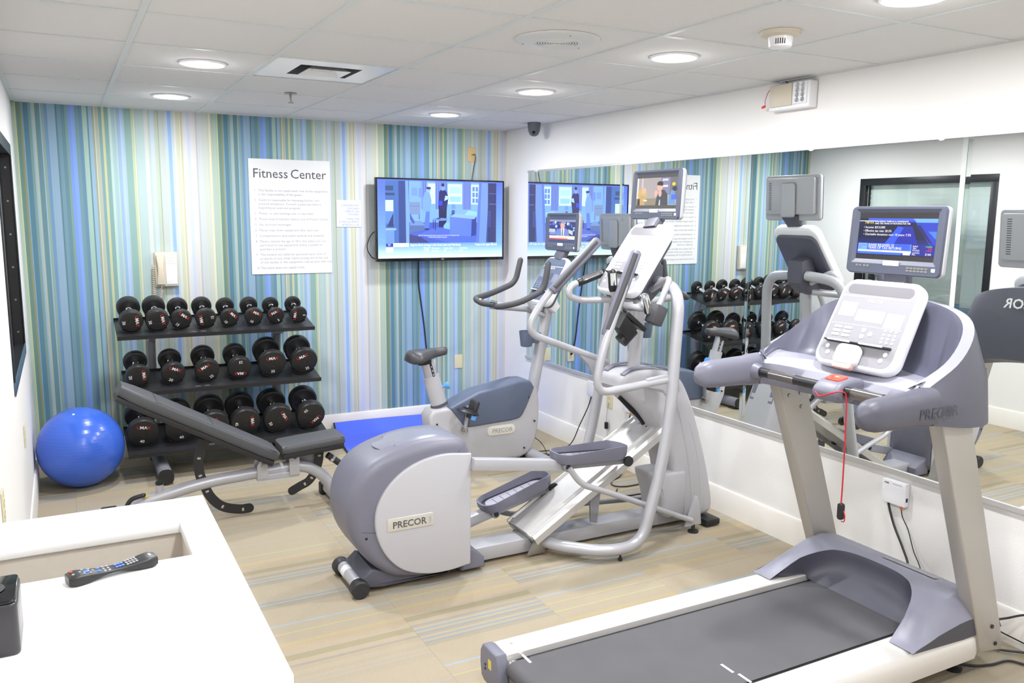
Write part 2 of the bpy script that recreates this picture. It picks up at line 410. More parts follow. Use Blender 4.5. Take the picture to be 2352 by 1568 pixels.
P2 = [(75, 180, 202, 206), (230, 212, 217, 213), (300, 184, 201, 201), (340, 194, 213, 234), (410, 184, 201, 178), (475, 146, 163, 153), (490, 194, 206, 200), (600, 194, 216, 238),
      (650, 144, 182, 252), (715, 200, 216, 222), (760, 226, 226, 226), (800, 210, 216, 182), (860, 231, 231, 214), (880, 200, 200, 162), (910, 226, 226, 229), (985, 203, 218, 248),
      (1045, 226, 223, 221), (1140, 188, 194, 194), (1170, 205, 213, 216), (1280, 205, 213, 199), (1380, 237, 231, 192), (1415, 172, 195, 180), (1530, 200, 211, 146), (1548, 0, 0, 0)]
_U = [(41, -3.555), (100, -3.41), (160, -3.259), (220, -3.103), (280, -2.944), (340, -2.78), (400, -2.612), (460, -2.439), (497.5, -2.329)]
def px2x(u):
    for (a, xa), (b_, xb) in zip(_U, _U[1:]):
        if u <= b_: return xa+(xb-xa)*(u-a)/(b_-a)
    return _U[-1][1]+(u-497.5)*0.003
edges = [(px2x(20+p*0.1276), c) for p, *c in P1]+[(px2x(300+p*0.1276), c) for p, *c in P2]
x0p, x1p = edges[0][0], edges[-1][0]; PER = 1.238
mbw = MB(); per_src = x1p-x0p
for rep in range(-1, 4):
    for k in range(len(edges)-1):
        a = x0p+rep*PER+(edges[k][0]-x0p)/per_src*PER; b_ = x0p+rep*PER+(edges[k+1][0]-x0p)/per_src*PER
        a, b_ = max(a, -W), min(b_, 0.0)
        if b_-a < 1e-4: continue
        c = edges[k][1]
        if c[2] < 225 and c[2] > c[0]+12: c = (c[0]*0.98, c[1]*1.015, c[2]*0.985)
        mbw.add(([(a, 0, 0), (b_, 0, 0), (b_, 0, H+0.05), (a, 0, H+0.05)], [(0, 1, 2, 3)]), col=rgb(*[int(q-0.17*max(0, q-110)) for q in [0.88*q+0.12*215 for q in c]]))
wb = struct(obj('wall_back', mbw, WALLP, origin=(0, 0, 0)))
struct(obj('trim_1', MB().add(box((-W-0.1, 0.002, -0.12), (0.1, 0.1, H+0.1))), WHITEWALL, origin=(0, 0, 0)), 'plaster wall behind the striped wallpaper', 'wall')
struct(obj('wall_right', MB().add(box((0, YR, -0.12), (0.1, 0, H+0.1))), WHITEWALL, origin=(0, 0, 0)))
struct(obj('wall_rear', MB().add(box((-W-0.1, YR-0.1, -0.12), (0.1, YR, H+0.1))), WHITEWALL, origin=(0, 0, 0)))
# left wall with the window opening
WY0, WY1, WZ0, WZ1 = -2.02, -0.66, 0.90, 2.09
mbl = MB()
for lo, hi in (((-W-0.1, YR, -0.12), (-W, WY0, H+0.1)), ((-W-0.1, WY1, -0.12), (-W, 0, H+0.1)), ((-W-0.1, WY0, -0.12), (-W, WY1, WZ0)), ((-W-0.1, WY0, WZ1), (-W, WY1, H+0.1))): mbl.add(box(lo, hi))
struct(obj('wall_left', mbl, WHITEWALL, origin=(0, 0, 0)))
# baseboards
def bb_prof(s): return [(0, 0), (s*0.014, 0), (s*0.014, 0.138), (s*0.008, 0.15), (0, 0.152)]
def bb(name, axis, s, a, b_, base):
    pts = [(base+p, z) for p, z in bb_prof(s)]
    return struct(obj(name, MB().add(prism(pts, axis, a, b_)), TRIM, origin=(0, 0, 0)))
bb('baseboard_back', 'x', -1, -W, 0, 0.0)
bb('baseboard_right', 'y', -1, YR, -0.014, 0.0)
bb('baseboard_left', 'y', 1, YR, -0.014, -W)

# window in the left wall: casing, deep black frame, pane, blind
wf = struct(obj('window_1', MB().add(box((-W-0.098, WY0, WZ0), (-W+0.001, WY0+0.04, WZ1))).add(box((-W-0.098, WY1-0.04, WZ0), (-W+0.001, WY1, WZ1)))
            .add(box((-W-0.098, WY0+0.04, WZ0), (-W+0.001, WY1-0.04, WZ0+0.045))).add(box((-W-0.098, WY0+0.04, WZ1-0.045), (-W+0.001, WY1-0.04, WZ1))), FRAMEB, origin=(0, 0, 0)))
e_ = 0.052
for lo, hi in (((WY0-0.012, WZ0-0.012), (WY1+0.012, WZ0+e_)), ((WY0-0.012, WZ1-e_), (WY1+0.012, WZ1+0.012)), ((WY0-0.012, WZ0+e_), (WY0+e_, WZ1-e_)), ((WY1-e_, WZ0+e_), (WY1+0.012, WZ1-e_))):
    obj('casing', MB().add(box((-W+0.0015, lo[0], lo[1]), (-W+0.007, hi[0], hi[1]), 0.001)), FRAMEF if lo[1] < 1.0 and hi[1] < 1.0 else FRAMEB, wf)  # bottom bar blue-grey: its lit look is put into the colour
obj('glass_pane', MB().add(box((-W-0.052, WY0+0.041, WZ0+0.046), (-W-0.047, WY1-0.041, WZ1-0.046))), GLASS, wf)
nb = 24
for k in range(nb):
    z = WZ0+0.05+(WZ1-WZ0-0.1)*k/nb; hh = (WZ1-WZ0-0.1)/nb
    obj('blind_slat', MB().add(prism([(-W-0.090, z), (-W-0.088, z), (-W-0.080, z+hh*1.05), (-W-0.082, z+hh*1.05)], 'y', WY0+0.045, WY1-0.045)), BLIND, wf)
for k in range(6):
    obj('screw', MB().add(cyl((-W-0.025, WY1-0.0405, WZ0+0.12+0.19*k), (-W-0.025, WY1-0.044, WZ0+0.12+0.19*k), 0.006, 8)), STEEL, wf)

# wall mirrors: bevelled panels held by an aluminium channel
MZ0, MZ1 = 0.575, 2.066
MY = [-0.395, -1.69, -2.912, -4.138, -5.36]
names = ['frameless wall mirror next to the striped wall, behind the exercise bike', 'frameless wall mirror behind the elliptical trainer console', 'frameless wall mirror behind the treadmill screen, reflecting the dark window', 'frameless wall mirror reflecting the back of the treadmill screen']
for k in range(4):
    ya, yb = MY[k]-0.0012, MY[k+1]+0.0012
    t = thing('wall_mirror', names[k], 'mirror', (-0.003, (ya+yb)/2, MZ0), 'mirrors along the side wall')
    bv = 0.022; d = 0.0012
    face = MB()
    face.add(([(-0.008, ya-bv, MZ0), (-0.008, yb+bv, MZ0), (-0.008, yb+bv, MZ1), (-0.008, ya-bv, MZ1)], [(0, 1, 2, 3)]))
    obj('glass', face, MIRROR, t)
    for s, y in ((-1, ya), (1, yb)):
        obj('bevel', MB().add(([(-0.008, y+s*bv, MZ0), (-0.008+d, y, MZ0), (-0.008+d, y, MZ1), (-0.008, y+s*bv, MZ1)], [(0, 1, 2, 3)])), MIRROR, t)
    obj('edge', MB().add(box((-0.0065, ya-0.0003, MZ0), (-0.001, ya, MZ1))), MEDGE, t)
    obj('edge', MB().add(box((-0.0065, yb, MZ0), (-0.001, yb+0.0003, MZ1))), MEDGE, t)
obj_ = struct(obj('trim_2', MB().add(box((-0.012, MY[-1], MZ1-0.004), (-0.0005, MY[0]-0.16, MZ1+0.012), 0.001, 1)), ALU, origin=(0, 0, 0)), 'aluminium channel along the top of the mirrors', 'trim')
struct(obj('trim_4', MB().add(box((-0.012, MY[0]-0.105, MZ1-0.004), (-0.0005, MY[0]+0.004, MZ1+0.012), 0.001, 1)), ALU, origin=(0, 0, 0)), 'short aluminium channel piece at the mirror corner', 'trim')
struct(obj('trim_3', MB().add(box((-0.015, MY[-1], MZ0-0.020), (-0.0005, MY[0]+0.004, MZ0+0.004), 0.001, 1)), ALU, origin=(0, 0, 0)), 'aluminium channel along the bottom of the mirrors', 'trim')

# ------------------------------------------------------------------ ceiling fittings
LY = [-0.83, -2.12, -3.345, -4.53, -5.75]
where = {(-2.71, 0): 'glowing recessed downlight above the dumbbell rack, beside the striped wall', (-2.71, 1): 'glowing recessed downlight between the dumbbell rack downlight and the square air diffuser',
         (-0.925, 0): 'glowing recessed downlight above the wall television', (-0.925, 1): 'glowing recessed downlight between the television downlight and the round speaker',
         (-0.925, 2): 'glowing recessed downlight between the round speaker and the smoke detector', (-0.925, 3): 'glowing recessed downlight behind the smoke detector, cut off by the top picture edge',
         (-2.71, 2): 'recessed downlight above the far end of the counter', (-2.71, 3): 'recessed downlight above the near end of the counter',
         (-2.71, 4): 'recessed downlight over the camera, past the counter', (-0.925, 4): 'recessed downlight past the rear end of the treadmill'}
for x in (-2.71, -0.925):
    for k, y in enumerate(LY if x > -2 else [-0.80, -2.09, -4.25, -5.35, -6.45]):
        t = thing('downlight', where[(x, k)], 'ceiling light', (x, y, H), 'recessed downlights')
        obj('trim_ring', MB().add(lathe([(0.094, 0.001), (0.096, -0.006), (0.104, -0.004), (0.106, 0.003)], (x, y, H), n=36)), WHITEP, t)
        obj('lens', MB().add(lathe([(0.0, -0.0055), (0.06, -0.0055), (0.096, -0.002)], (x, y, H), n=36)), LENS, t)
        ld = bpy.data.lights.new('lamp', 'AREA'); ld.shape = 'DISK'; ld.size = 0.15; ld.energy = LAMP_W; ld.color = LAMP_COL; ld.spread = math.radians(180)
        lo = bpy.data.objects.new('lamp', ld); COL.objects.link(lo); lo.parent = t; lo.location = (0, 0, -0.012)
        ld = bpy.data.lights.new('added_side_glow', 'POINT'); ld.energy = LAMP_W*0.035; ld.color = LAMP_COL; ld.shadow_soft_size = 0.035  # added point light, brightens the ceiling and upper walls round each downlight
        lo = bpy.data.objects.new('added_side_glow', ld); COL.objects.link(lo); lo.parent = t; lo.location = (0, 0, -0.055)
# air diffuser
vx1, vx0, vy1, vy0 = GX[VENT[0]]-0.012, GX[VENT[0]+1]+0.012, GY[VENT[1]]-0.012, GY[VENT[1]+1]+0.012
vc = ((vx0+vx1)/2, (vy0+vy1)/2)
t = thing('air_diffuser', 'square white metal air diffuser set in the ceiling grid', 'vent', (vc[0], vc[1], H))
def sqring(a, za, b_, zb, th=0.002):
    mb = MB(); A = [(-a, -a), (a, -a), (a, a), (-a, a)]; B = [(-b_, -b_), (b_, -b_), (b_, b_), (-b_, b_)]
    vs = [(vc[0]+x, vc[1]+y, H+za) for x, y in A]+[(vc[0]+x, vc[1]+y, H+zb) for x, y in B]
    vs += [(x, y, z+th) for x, y, z in vs]
    fs = [(i, (i+1) % 4, 4+(i+1) % 4, 4+i) for i in range(4)]+[(8+i, 8+(i+1) % 4, 12+(i+1) % 4, 12+i) for i in range(4)]+[(i, (i+1) % 4, 8+(i+1) % 4, 8+i) for i in range(4)]+[(4+i, 4+(i+1) % 4, 12+(i+1) % 4, 12+i) for i in range(4)]
    return mb.add((vs, fs))
DIFW = mat('diffuser_enamel', rgb(222, 224, 226), 0.22)
obj('face_panel', sqring(0.286, 0.004, 0.15, 0.003), DIFW, t, ang=10)
obj('cone', sqring(0.15, 0.003, 0.135, 0.045), mat('duct_throat', rgb(70, 70, 78), 0.6), t, ang=10)
obj('cone', sqring(0.105, -0.006, 0.060, 0.022), DIFW, t, ang=10)
obj('duct', MB().add(box((vc[0]-0.12, vc[1]-0.12, H+0.045), (vc[0]+0.12, vc[1]+0.12, H+0.049))), DARKV, t)
obj('centre_plate', MB().add(box((vc[0]-0.05, vc[1]-0.05, H+0.012), (vc[0]+0.05, vc[1]+0.05, H+0.016), 0.001)), DIFW, t)
# sprinkler
t = thing('sprinkler', 'small chrome pendent sprinkler head on the ceiling', 'sprinkler', (-2.112, -1.306, H))
o_ = (-2.112, -1.306, H)
obj('escutcheon', MB().add(lathe([(0.0, -0.006), (0.02, -0.006), (0.036, -0.001), (0.036, 0.003)], o_)), mat('sprinkler_metal', rgb(136, 132, 128), 0.35, metal=0.6), t)
obj('frame', MB().add(tube([(-2.112, -1.306, H-0.004), (-2.112, -1.306, H-0.05)], 0.006, 8)), mat('sprinkler_metal', rgb(136, 132, 128), 0.35, metal=0.6), t)
obj('deflector', MB().add(lathe([(0.0, -0.055), (0.018, -0.054), (0.018, -0.05), (0.0, -0.049)], o_, n=12)), mat('sprinkler_metal', rgb(136, 132, 128), 0.35, metal=0.6), t)
# speaker
sx, sy = -1.558, -3.402
t = thing('ceiling_speaker', 'large round white ceiling speaker grille', 'speaker', (sx, sy, H))
obj('rim', MB().add(lathe([(0.10, -0.012), (0.15, -0.010), (0.168, -0.004), (0.170, 0.003)], (sx, sy, H), n=48)), mat('speaker_enamel', rgb(206, 208, 208), 0.5), t)
for k in range(9):
    r = 0.012+k*0.0105
    obj('grille_ring', MB().add(lathe([(r-0.004, -0.0125), (r, -0.0145), (r+0.004, -0.0125), (r+0.004, -0.0115), (r-0.004, -0.0115)], (sx, sy, H), n=40)), mat('speaker_enamel', rgb(206, 208, 208), 0.5), t)
obj('grille_back', MB().add(lathe([(0.0, -0.0105), (0.102, -0.0105)], (sx, sy, H), n=40)), mat('speaker_hole', rgb(150, 152, 154), 0.7), t)
for a in (20, 140, 260):
    obj('screw', MB().add(cyl((sx+0.14*math.cos(math.radians(a)), sy+0.14*math.sin(math.radians(a)), H-0.010), (sx+0.14*math.cos(math.radians(a)), sy+0.14*math.sin(math.radians(a)), H-0.0125), 0.004, 8)), STEEL, t)
# smoke detector
sx, sy = -0.905, -3.95
t = thing('smoke_detector', 'white round smoke detector hanging from the ceiling', 'smoke detector', (sx, sy, H))
obj('base', MB().add(lathe([(0.0, -0.018), (0.05, -0.018), (0.072, -0.012), (0.076, 0.003)], (sx, sy, H), n=36)), CREAM, t)
obj('body', MB().add(lathe([(0.0, -0.056), (0.036, -0.056), (0.042, -0.052), (0.046, -0.017)], (sx, sy, H), n=36)), WHITEP, t)
d2 = (Vector((-3.35, -6.39, 0))-Vector((sx, sy, 0))).normalized(); s2 = Vector((-d2.y, d2.x, 0))
for k in range(5):
    p = Vector((sx, sy, H-0.037))+d2*0.0435+s2*(k-2)*0.008
    p -= d2*(abs(k-2)**2*0.0009)
    obj('slot', MB().add(box((-0.0016, -0.002, -0.010), (0.0016, 0.002, 0.010)), Matrix.Translation(p) @ Matrix.Rotation(math.atan2(s2.y, s2.x), 4, 'Z')), BLACKP, t)
# dome camera
sx, sy = -0.125, -0.69
t = thing('dome_camera', 'charcoal dome security camera in the ceiling corner', 'camera', (sx, sy, H))
obj('housing', MB().add(lathe([(0.0, -0.098), (0.016, -0.096), (0.032, -0.086), (0.044, -0.06), (0.05, -0.01), (0.051, 0.002)], (sx, sy, H), n=32)), CAMG, t)
ld_ = (Vector((-1.6, -3.0, 0))-Vector((sx, sy, 0))).normalized()
lp = Vector((sx, sy, H-0.068))+ld_*0.034
obj('lens', MB().add(cyl(lp, lp+ld_*0.008+Vector((0, 0, -0.004)), 0.012)), BLACKG, t)
# emergency light
t = thing('emergency_light', 'white emergency light unit with clear lamp window high above the mirrors', 'emergency light', (-0.03, -3.18, 2.26))
obj('housing', MB().add(box((-0.062, -3.318, 2.268), (-0.002, -3.050, 2.398), 0.008, 3)), WHITEP, t)
obj('front_cover', MB().add(box((-0.072, -3.212, 2.285), (-0.0602, -3.062, 2.394), 0.004)), CREAM, t)
lz = obj('lamp_window', MB().add(box((-0.070, -3.308, 2.288), (-0.0602, -3.216, 2.394), 0.002)), CLEAR, t)
for i in range(2):
    for j in range(4):
        c = (-0.0705, -3.283+i*0.036, 2.307+j*0.024)
        obj('reflector', MB().add(lathe([(0.0, -0.002), (0.006, -0.002), (0.011, 0.003), (0.012, 0.001)], c, (-1, 0, 0), 14)), CHROME, lz)
obj('status_light', MB().add(cyl((-0.0605, -3.13, 2.277), (-0.0640, -3.13, 2.277), 0.003, 8)), mat('green_led', rgb(120, 220, 90), 0.4, emit=(0.2, 1, 0.1, 1), estr=1.0), t)
obj('wire', MB().add(tube(catmull([(-0.03, -3.048, 2.385), (-0.045, -3.03, 2.375), (-0.055, -3.018, 2.33), (-0.055, -3.02, 2.305)]), 0.0018, 6)), REDC, t)
obj('wire_nut', MB().add(lathe([(0.003, 0), (0.008, 0.004), (0.005, 0.022), (0.002, 0.024)], (-0.055, -3.02, 2.30), (-0.2, 0.9, -0.3), 10)), REDP, t)
obj('feed_wire', MB().add(tube(catmull([(-0.03, -3.15, 2.396), (-0.03, -3.14, 2.405), (-0.02, -3.12, H-0.001)]), 0.003, 6)), CABLE, t)

# ------------------------------------------------------------------ on the striped wall
# television
TX0, TX1, TZ0, TZ1, TY = -1.195, -0.085, 1.357, 2.003, -0.125
t = thing('television', 'flat black wall television showing a living room scene in blue tones', 'television', ((TX0+TX1)/2, TY, TZ0))
tw, th = TX1-TX0, TZ1-TZ0; tcx, tcz = (TX0+TX1)/2, (TZ0+TZ1)/2
bz = 0.012
mb = MB().add(box((TX0, TY, TZ0), (TX0+bz, TY+0.03, TZ1), 0.002)).add(box((TX1-bz, TY, TZ0), (TX1, TY+0.03, TZ1), 0.002))
mb = prism([(TX0, TZ0), (TX1, TZ0), (TX1, TZ1), (TX0, TZ1)], 'y', TY+0.004, TY+0.035, 0.004)
obj('cabinet', mb, BLACKG, t)
obj('back_cover', MB().add(prism([(TX0+0.18, TZ0+0.05), (TX1-0.18, TZ0+0.05), (TX1-0.22, TZ1-0.1), (TX0+0.22, TZ1-0.1)], 'y', TY+0.034, TY+0.075, 0.015)), BLACKP, t)
for nm, lo, hi in (('bezel', (TX0, TZ0), (TX0+bz, TZ1)), ('bezel', (TX1-bz, TZ0), (TX1, TZ1)), ('bezel', (TX0+bz, TZ1-bz), (TX1-bz, TZ1)), ('bezel', (TX0+bz, TZ0), (TX1-bz, TZ0+0.024))):
    obj(nm, MB().add(box((lo[0], TY-0.004, lo[1]), (hi[0], TY+0.0045, hi[1]), 0.0015, 1)), BLACKG, t)
m = frame((tcx, TY+0.003, tcz+0.006), (1, 0, 0), (0, 0, 1)); sw, sh = tw-2*bz, th-0.036
A = []
A += hgrad(0, 0, 1, 0.20, (222, 250, 255), (120, 172, 246), 10)
A += hgrad(0, 0.195, 1, 1, (120, 172, 246), (92, 120, 244), 14)
S = lambda *p: A.append(p)
S(rc(.06, .195, .945, .985), (60, 86, 150))                       # scene backdrop
S(rc(.06, .195, .22, .985), (72, 112, 190)); S(rc(.06, .60, .12, .74), (206, 240, 255)); S(rc(.06, .44, .125, .60), (96, 140, 214)); S([(.07, .40), (.12, .40), (.12, .58)], (50, 62, 120))
S(rc(.06, .195, .125, .37), (112, 152, 236)); S(rc(.06, .36, .14, .385), (146, 190, 250)); S(rc(.06, .80, .13, .83), (50, 74, 120)); S(rc(.06, .86, .12, .92), (54, 80, 124))
S(rc(.16, .195, .225, .985), (52, 74, 146))
S([(.215, .195), (.245, .195), (.235, .985), (.212, .985)], (124, 168, 250))
S(rc(.24, .34, .80, .985), (126, 176, 250))                        # far wall
S(rc(.26, .80, .305, .90), (116, 156, 232)); S(rc(.315, .78, .335, .90), (110, 148, 222))
for x0_, x1_ in ((.385, .45), (.545, .66), (.735, .80)): S(rc(x0_, .70, x1_, .96), (206, 246, 255))
for x0_, x1_ in ((.335, .38), (.445, .54), (.665, .735)): S(rc(x0_, .63, x1_, .985), (116, 142, 226))
for x0_ in (.45, .47, .49, .51, .53, .675, .69, .705, .72, .35, .365): S(rc(x0_, .63, x0_+.006, .985), (92, 112, 196))
for i in range(2):
    for j in range(3): S(rc(.745+i*.027, .72+j*.075, .765+i*.027, .78+j*.075), (96, 140, 250))
S(rc(.56, .73, .65, .80), (150, 210, 250)); S(rc(.56, .84, .65, .92), (176, 226, 252))
S(rc(.24, .195, .80, .46), (74, 98, 200)); S([(.24, .195), (.40, .195), (.33, .27), (.24, .31)], (62, 66, 132)); S([(.30, .30), (.56, .195), (.80, .195), (.80, .26), (.45, .40)], (86, 112, 214))
S(rc(.243, .56, .325, .72), (122, 148, 198)); S(rc(.25, .50, .255, .56), (50, 60, 120)); S(rc(.315, .50, .32, .56), (50, 60, 120)); S(rc(.243, .665, .325, .67), (90, 110, 170))
S([(.245, .33), (.37, .36), (.37, .42), (.33, .48), (.245, .48)], (114, 148, 206)); S([(.245, .33), (.37, .36), (.37, .42), (.245, .42)], (86, 112, 176)); S([(.245, .58), (.285, .46), (.27, .44), (.245, .50)], (64, 96, 190))
S([(.355, .38), (.395, .38), (.40, .60), (.37, .60)], (92, 124, 226)); S([(.345, .60), (.405, .60), (.415, .74), (.40, .85), (.365, .85), (.345, .76)], (122, 166, 244)); S(blob(.39, .875, .018, .032), (150, 186, 240)); S(blob(.392, .90, .02, .018), (52, 62, 130)); S(rc(.36, .36, .395, .385), (46, 56, 126))
S([(.472, .40), (.532, .40), (.536, .66), (.472, .66)], (40, 44, 92)); S([(.468, .64), (.535, .64), (.55, .78), (.535, .86), (.505, .90), (.475, .86)], (42, 46, 112)); S(blob(.505, .905, .016, .035), (128, 164, 226)); S(blob(.505, .945, .012, .022), (36, 38, 84)); S([(.515, .74), (.545, .76), (.55, .80), (.525, .81)], (176, 214, 250)); S(rc(.468, .68, .50, .74), (56, 72, 236))
S(blob(.485, .50, .065, .018, 20), (112, 150, 226)); S(rc(.425, .38, .432, .49), (44, 56, 130)); S(rc(.44, .36, .447, .49), (44, 56, 130)); S(rc(.525, .42, .531, .49), (44, 56, 130)); S(rc(.455, .50, .485, .52), (70, 84, 160))
S(rc(.575, .565, .60, .60), (52, 74, 150)); S(blob(.588, .605, .014, .02), (70, 92, 176)); S([(.572, .64), (.608, .64), (.603, .70), (.577, .70)], (112, 152, 246)); S(rc(.565, .555, .64, .563), (56, 70, 146))
S([(.56, .30), (.76, .27), (.77, .52), (.56, .545)], (96, 128, 248)); S([(.735, .27), (.775, .30), (.78, .56), (.74, .52)], (58, 72, 150)); S([(.56, .535), (.76, .505), (.79, .56), (.60, .575)], (142, 184, 252)); S([(.68, .56), (.78, .55), (.785, .60), (.71, .62)], (150, 206, 255)); S([(.51, .38), (.56, .36), (.56, .46), (.53, .46), (.51, .42)], (134, 190, 254)); S([(.51, .29), (.56, .28), (.56, .37), (.51, .385)], (84, 112, 226))
S([(.775, .195), (.86, .195), (.885, .985), (.80, .985)], (116, 152, 246)); S([(.775, .195), (.80, .195), (.822, .985), (.80, .985)], (96, 126, 216))
S(rc(.875, .195, .945, .985), (52, 56, 112)); S(rc(.885, .70, .945, .715), (84, 96, 170)); S(rc(.885, .84, .945, .85), (84, 96, 170)); S(rc(.875, .40, .90, .62), (58, 72, 146))
S(rc(.06, .15, .115, .19), (46, 62, 170)); S(rc(.115, .145, .235, .195), (240, 250, 255)); S(rc(.06, .075, .115, .14), (226, 246, 255))
scr = obj('screen', picture(m, sw, sh, A, 0.001, 0.00003), TVSCR, t)
SCRW = mat('screen_white', (0, 0, 0, 1), 0.5, emit=(0.95, 0.98, 1, 1), estr=1.0)
SCRY = mat('screen_yellow', (0, 0, 0, 1), 0.5, emit=(0.95, 0.75, 0.15, 1), estr=0.8); SCRR = mat('screen_red', (0, 0, 0, 1), 0.5, emit=(0.9, 0.05, 0.05, 1), estr=0.8); SCRGN = mat('screen_green', (0, 0, 0, 1), 0.5, emit=(0.25, 0.9, 0.15, 1), estr=0.8)
SCRB = mat('screen_blue', (0, 0, 0, 1), 0.5, emit=(0.12, 0.16, 0.7, 1), estr=0.8)
def stext(fr_, sw_, sh_, s, size, x, y, par, mm=SCRW, nm='caption', z=0.009, align='LEFT', xs=1.0, bold=0.0):
    return obj(nm, MB().add(text(fr_, s, size, (x-0.5)*sw_, (y-0.5)*sh_, z, align, bold, xs)), mm, par)
stext(m, sw, sh, 'degrees above average in the Great Lakes and Northeast', 0.027, .245, .157, scr, z=0.006, xs=0.70, bold=0.01)
stext(m, sw, sh, 'Temps in the upper 80s and', 0.027, .765, .157, scr, z=0.006, xs=0.66, bold=0.01)
stext(m, sw, sh, '78°', 0.048, .345, .085, scr, z=0.006)
stext(m, sw, sh, 'Showers', 0.020, .415, .115, scr, z=0.006); stext(m, sw, sh, 'Nearby', 0.020, .415, .080, scr, z=0.006)
stext(m, sw, sh, 'Feels Like', 0.020, .51, .115, scr, z=0.006); stext(m, sw, sh, '78°', 0.020, .51, .080, scr, z=0.006)
stext(m, sw, sh, 'Humidity', 0.020, .635, .115, scr, z=0.006); stext(m, sw, sh, '90%', 0.020, .635, .080, scr, z=0.006)
stext(m, sw, sh, 'State Farm Mutual Automobile Insurance Company, State Farm Bank, F.S.B., Bloomington, Illinois.', 0.0145, .31, .285, scr, z=0.006, xs=0.62)
stext(m, sw, sh, 'Is a Member FDIC and Equal Housing Lender', 0.0145, .385, .262, scr, z=0.006, xs=0.62)
stext(m, sw, sh, 'TP', 0.022, .072, .158, scr, z=0.006)
obj('maker_badge', MB().add(text(frame((tcx, TY-0.0045, TZ0+0.009), (1, 0, 0), (0, 0, 1)), 'VIZIO', 0.010, 0, 0, 0, 'CENTER')), INKW, t)
obj('wall_bracket', MB().add(box((tcx-0.16, -0.05, 1.52), (tcx+0.16, -0.001, 1.86), 0.004)), RACKB, t)
tag(obj('mains_cable', MB().add(tube(catmull([(-0.82, -0.055, 1.40), (-0.81, -0.03, 1.30), (-0.80, -0.012, 1.15), (-0.76, -0.011, 0.85), (-0.735, -0.011, 0.62), (-0.70, -0.014, 0.50)]), 0.0055, 8))
    .add(lathe([(0.010, 0), (0.011, 0.028), (0.006, 0.040)], (-0.69, -0.010, 0.478), (-0.4, -0.35, 0.85), 10)), CABLE), 'black power cord hanging from the television to the socket', 'cord')
tag(obj('antenna_cable', MB().add(tube(catmull([(-0.316, -0.008, 2.21), (-0.306, -0.025, 2.215), (-0.303, -0.03, 2.18), (-0.315, -0.02, 2.1), (-0.34, -0.03, 1.97), (-0.36, -0.05, 1.90)]), 0.003, 8)), CABLE), 'thin black cable from the tan wall plate down behind the television', 'cable')
tag(obj('loop_cable', MB().add(tube(catmull([(-1.10, -0.05, 1.60), (-1.19, -0.04, 1.58), (-1.235, -0.035, 1.50), (-1.235, -0.035, 1.44), (-1.19, -0.04, 1.38), (-1.10, -0.05, 1.38)]), 0.004, 8)), CABLE), 'black cable loop bulging out beside the television edge', 'cable')

def wallplate(name, label, c, nrm, m_, kind='blank', w_=0.072, h_=0.116):
    n = Vector(nrm); up = Vector((0, 0, 1)); r = up.cross(n); fr_ = frame(Vector(c), r, up)
    t = thing(name, label, 'wall plate', Vector(c)-up*h_/2)
    obj('plate', MB().add(plate(fr_, w_, h_, 0.0005, 0.006, 0.004, 0.002)), m_, t)
    if kind == 'duplex':
        for s in (-1, 1):
            o2 = obj('socket', MB().add(plate(fr_, 0.034, 0.029, 0.0055, 0.0075, 0.012, 0.0006, cy=s*0.0195)), m_, t)
            for sx_ in (-1, 1): obj('slot', MB().add(plate(fr_, 0.0018, 0.008, 0.0072, 0.0078, 0.0005, cx=sx_*0.0065, cy=s*0.0195+0.003, n=1)), BLACKP, o2)
    else:
        for s in (-1, 1): obj('screw', MB().add(cyl(fr_ @ Vector((0, s*0.042, 0.0055)), fr_ @ Vector((0, s*0.042, 0.0072)), 0.003, 8)), m_, t)
    if kind == 'coax': obj('jack', MB().add(cyl(fr_ @ Vector((0, 0, 0.005)), fr_ @ Vector((0, 0, 0.012)), 0.005, 10)), STEEL, t)
    return t
wallplate('cable_plate', 'tan cable wall plate high above the television', (-0.323, 0, 2.213), (0, -1, 0), BRASSP, 'coax')
wallplate('blank_plate', 'ivory blank wall plate low on the striped wall beside the bike saddle', (-0.444, 0, 0.497), (0, -1, 0), IVORY)
wallplate('power_socket', 'ivory duplex socket on the striped wall behind the bike seat post', (-0.69, 0, 0.472), (0, -1, 0), IVORY, 'duplex')
wallplate('side_wall_socket', 'ivory duplex socket under the mirrors behind the elliptical trainer', (0, -1.605, 0.44), (-1, 0, 0), IVORY, 'duplex')
wallplate('window_wall_socket', 'ivory duplex socket under the window beside the blue ball', (-W, -1.50, 0.58), (1, 0, 0), IVORY, 'duplex')
wallplate('counter_wall_socket', 'ivory duplex socket on the window wall behind the counter', (-W, -3.20, 0.74), (1, 0, 0), IVORY, 'duplex')

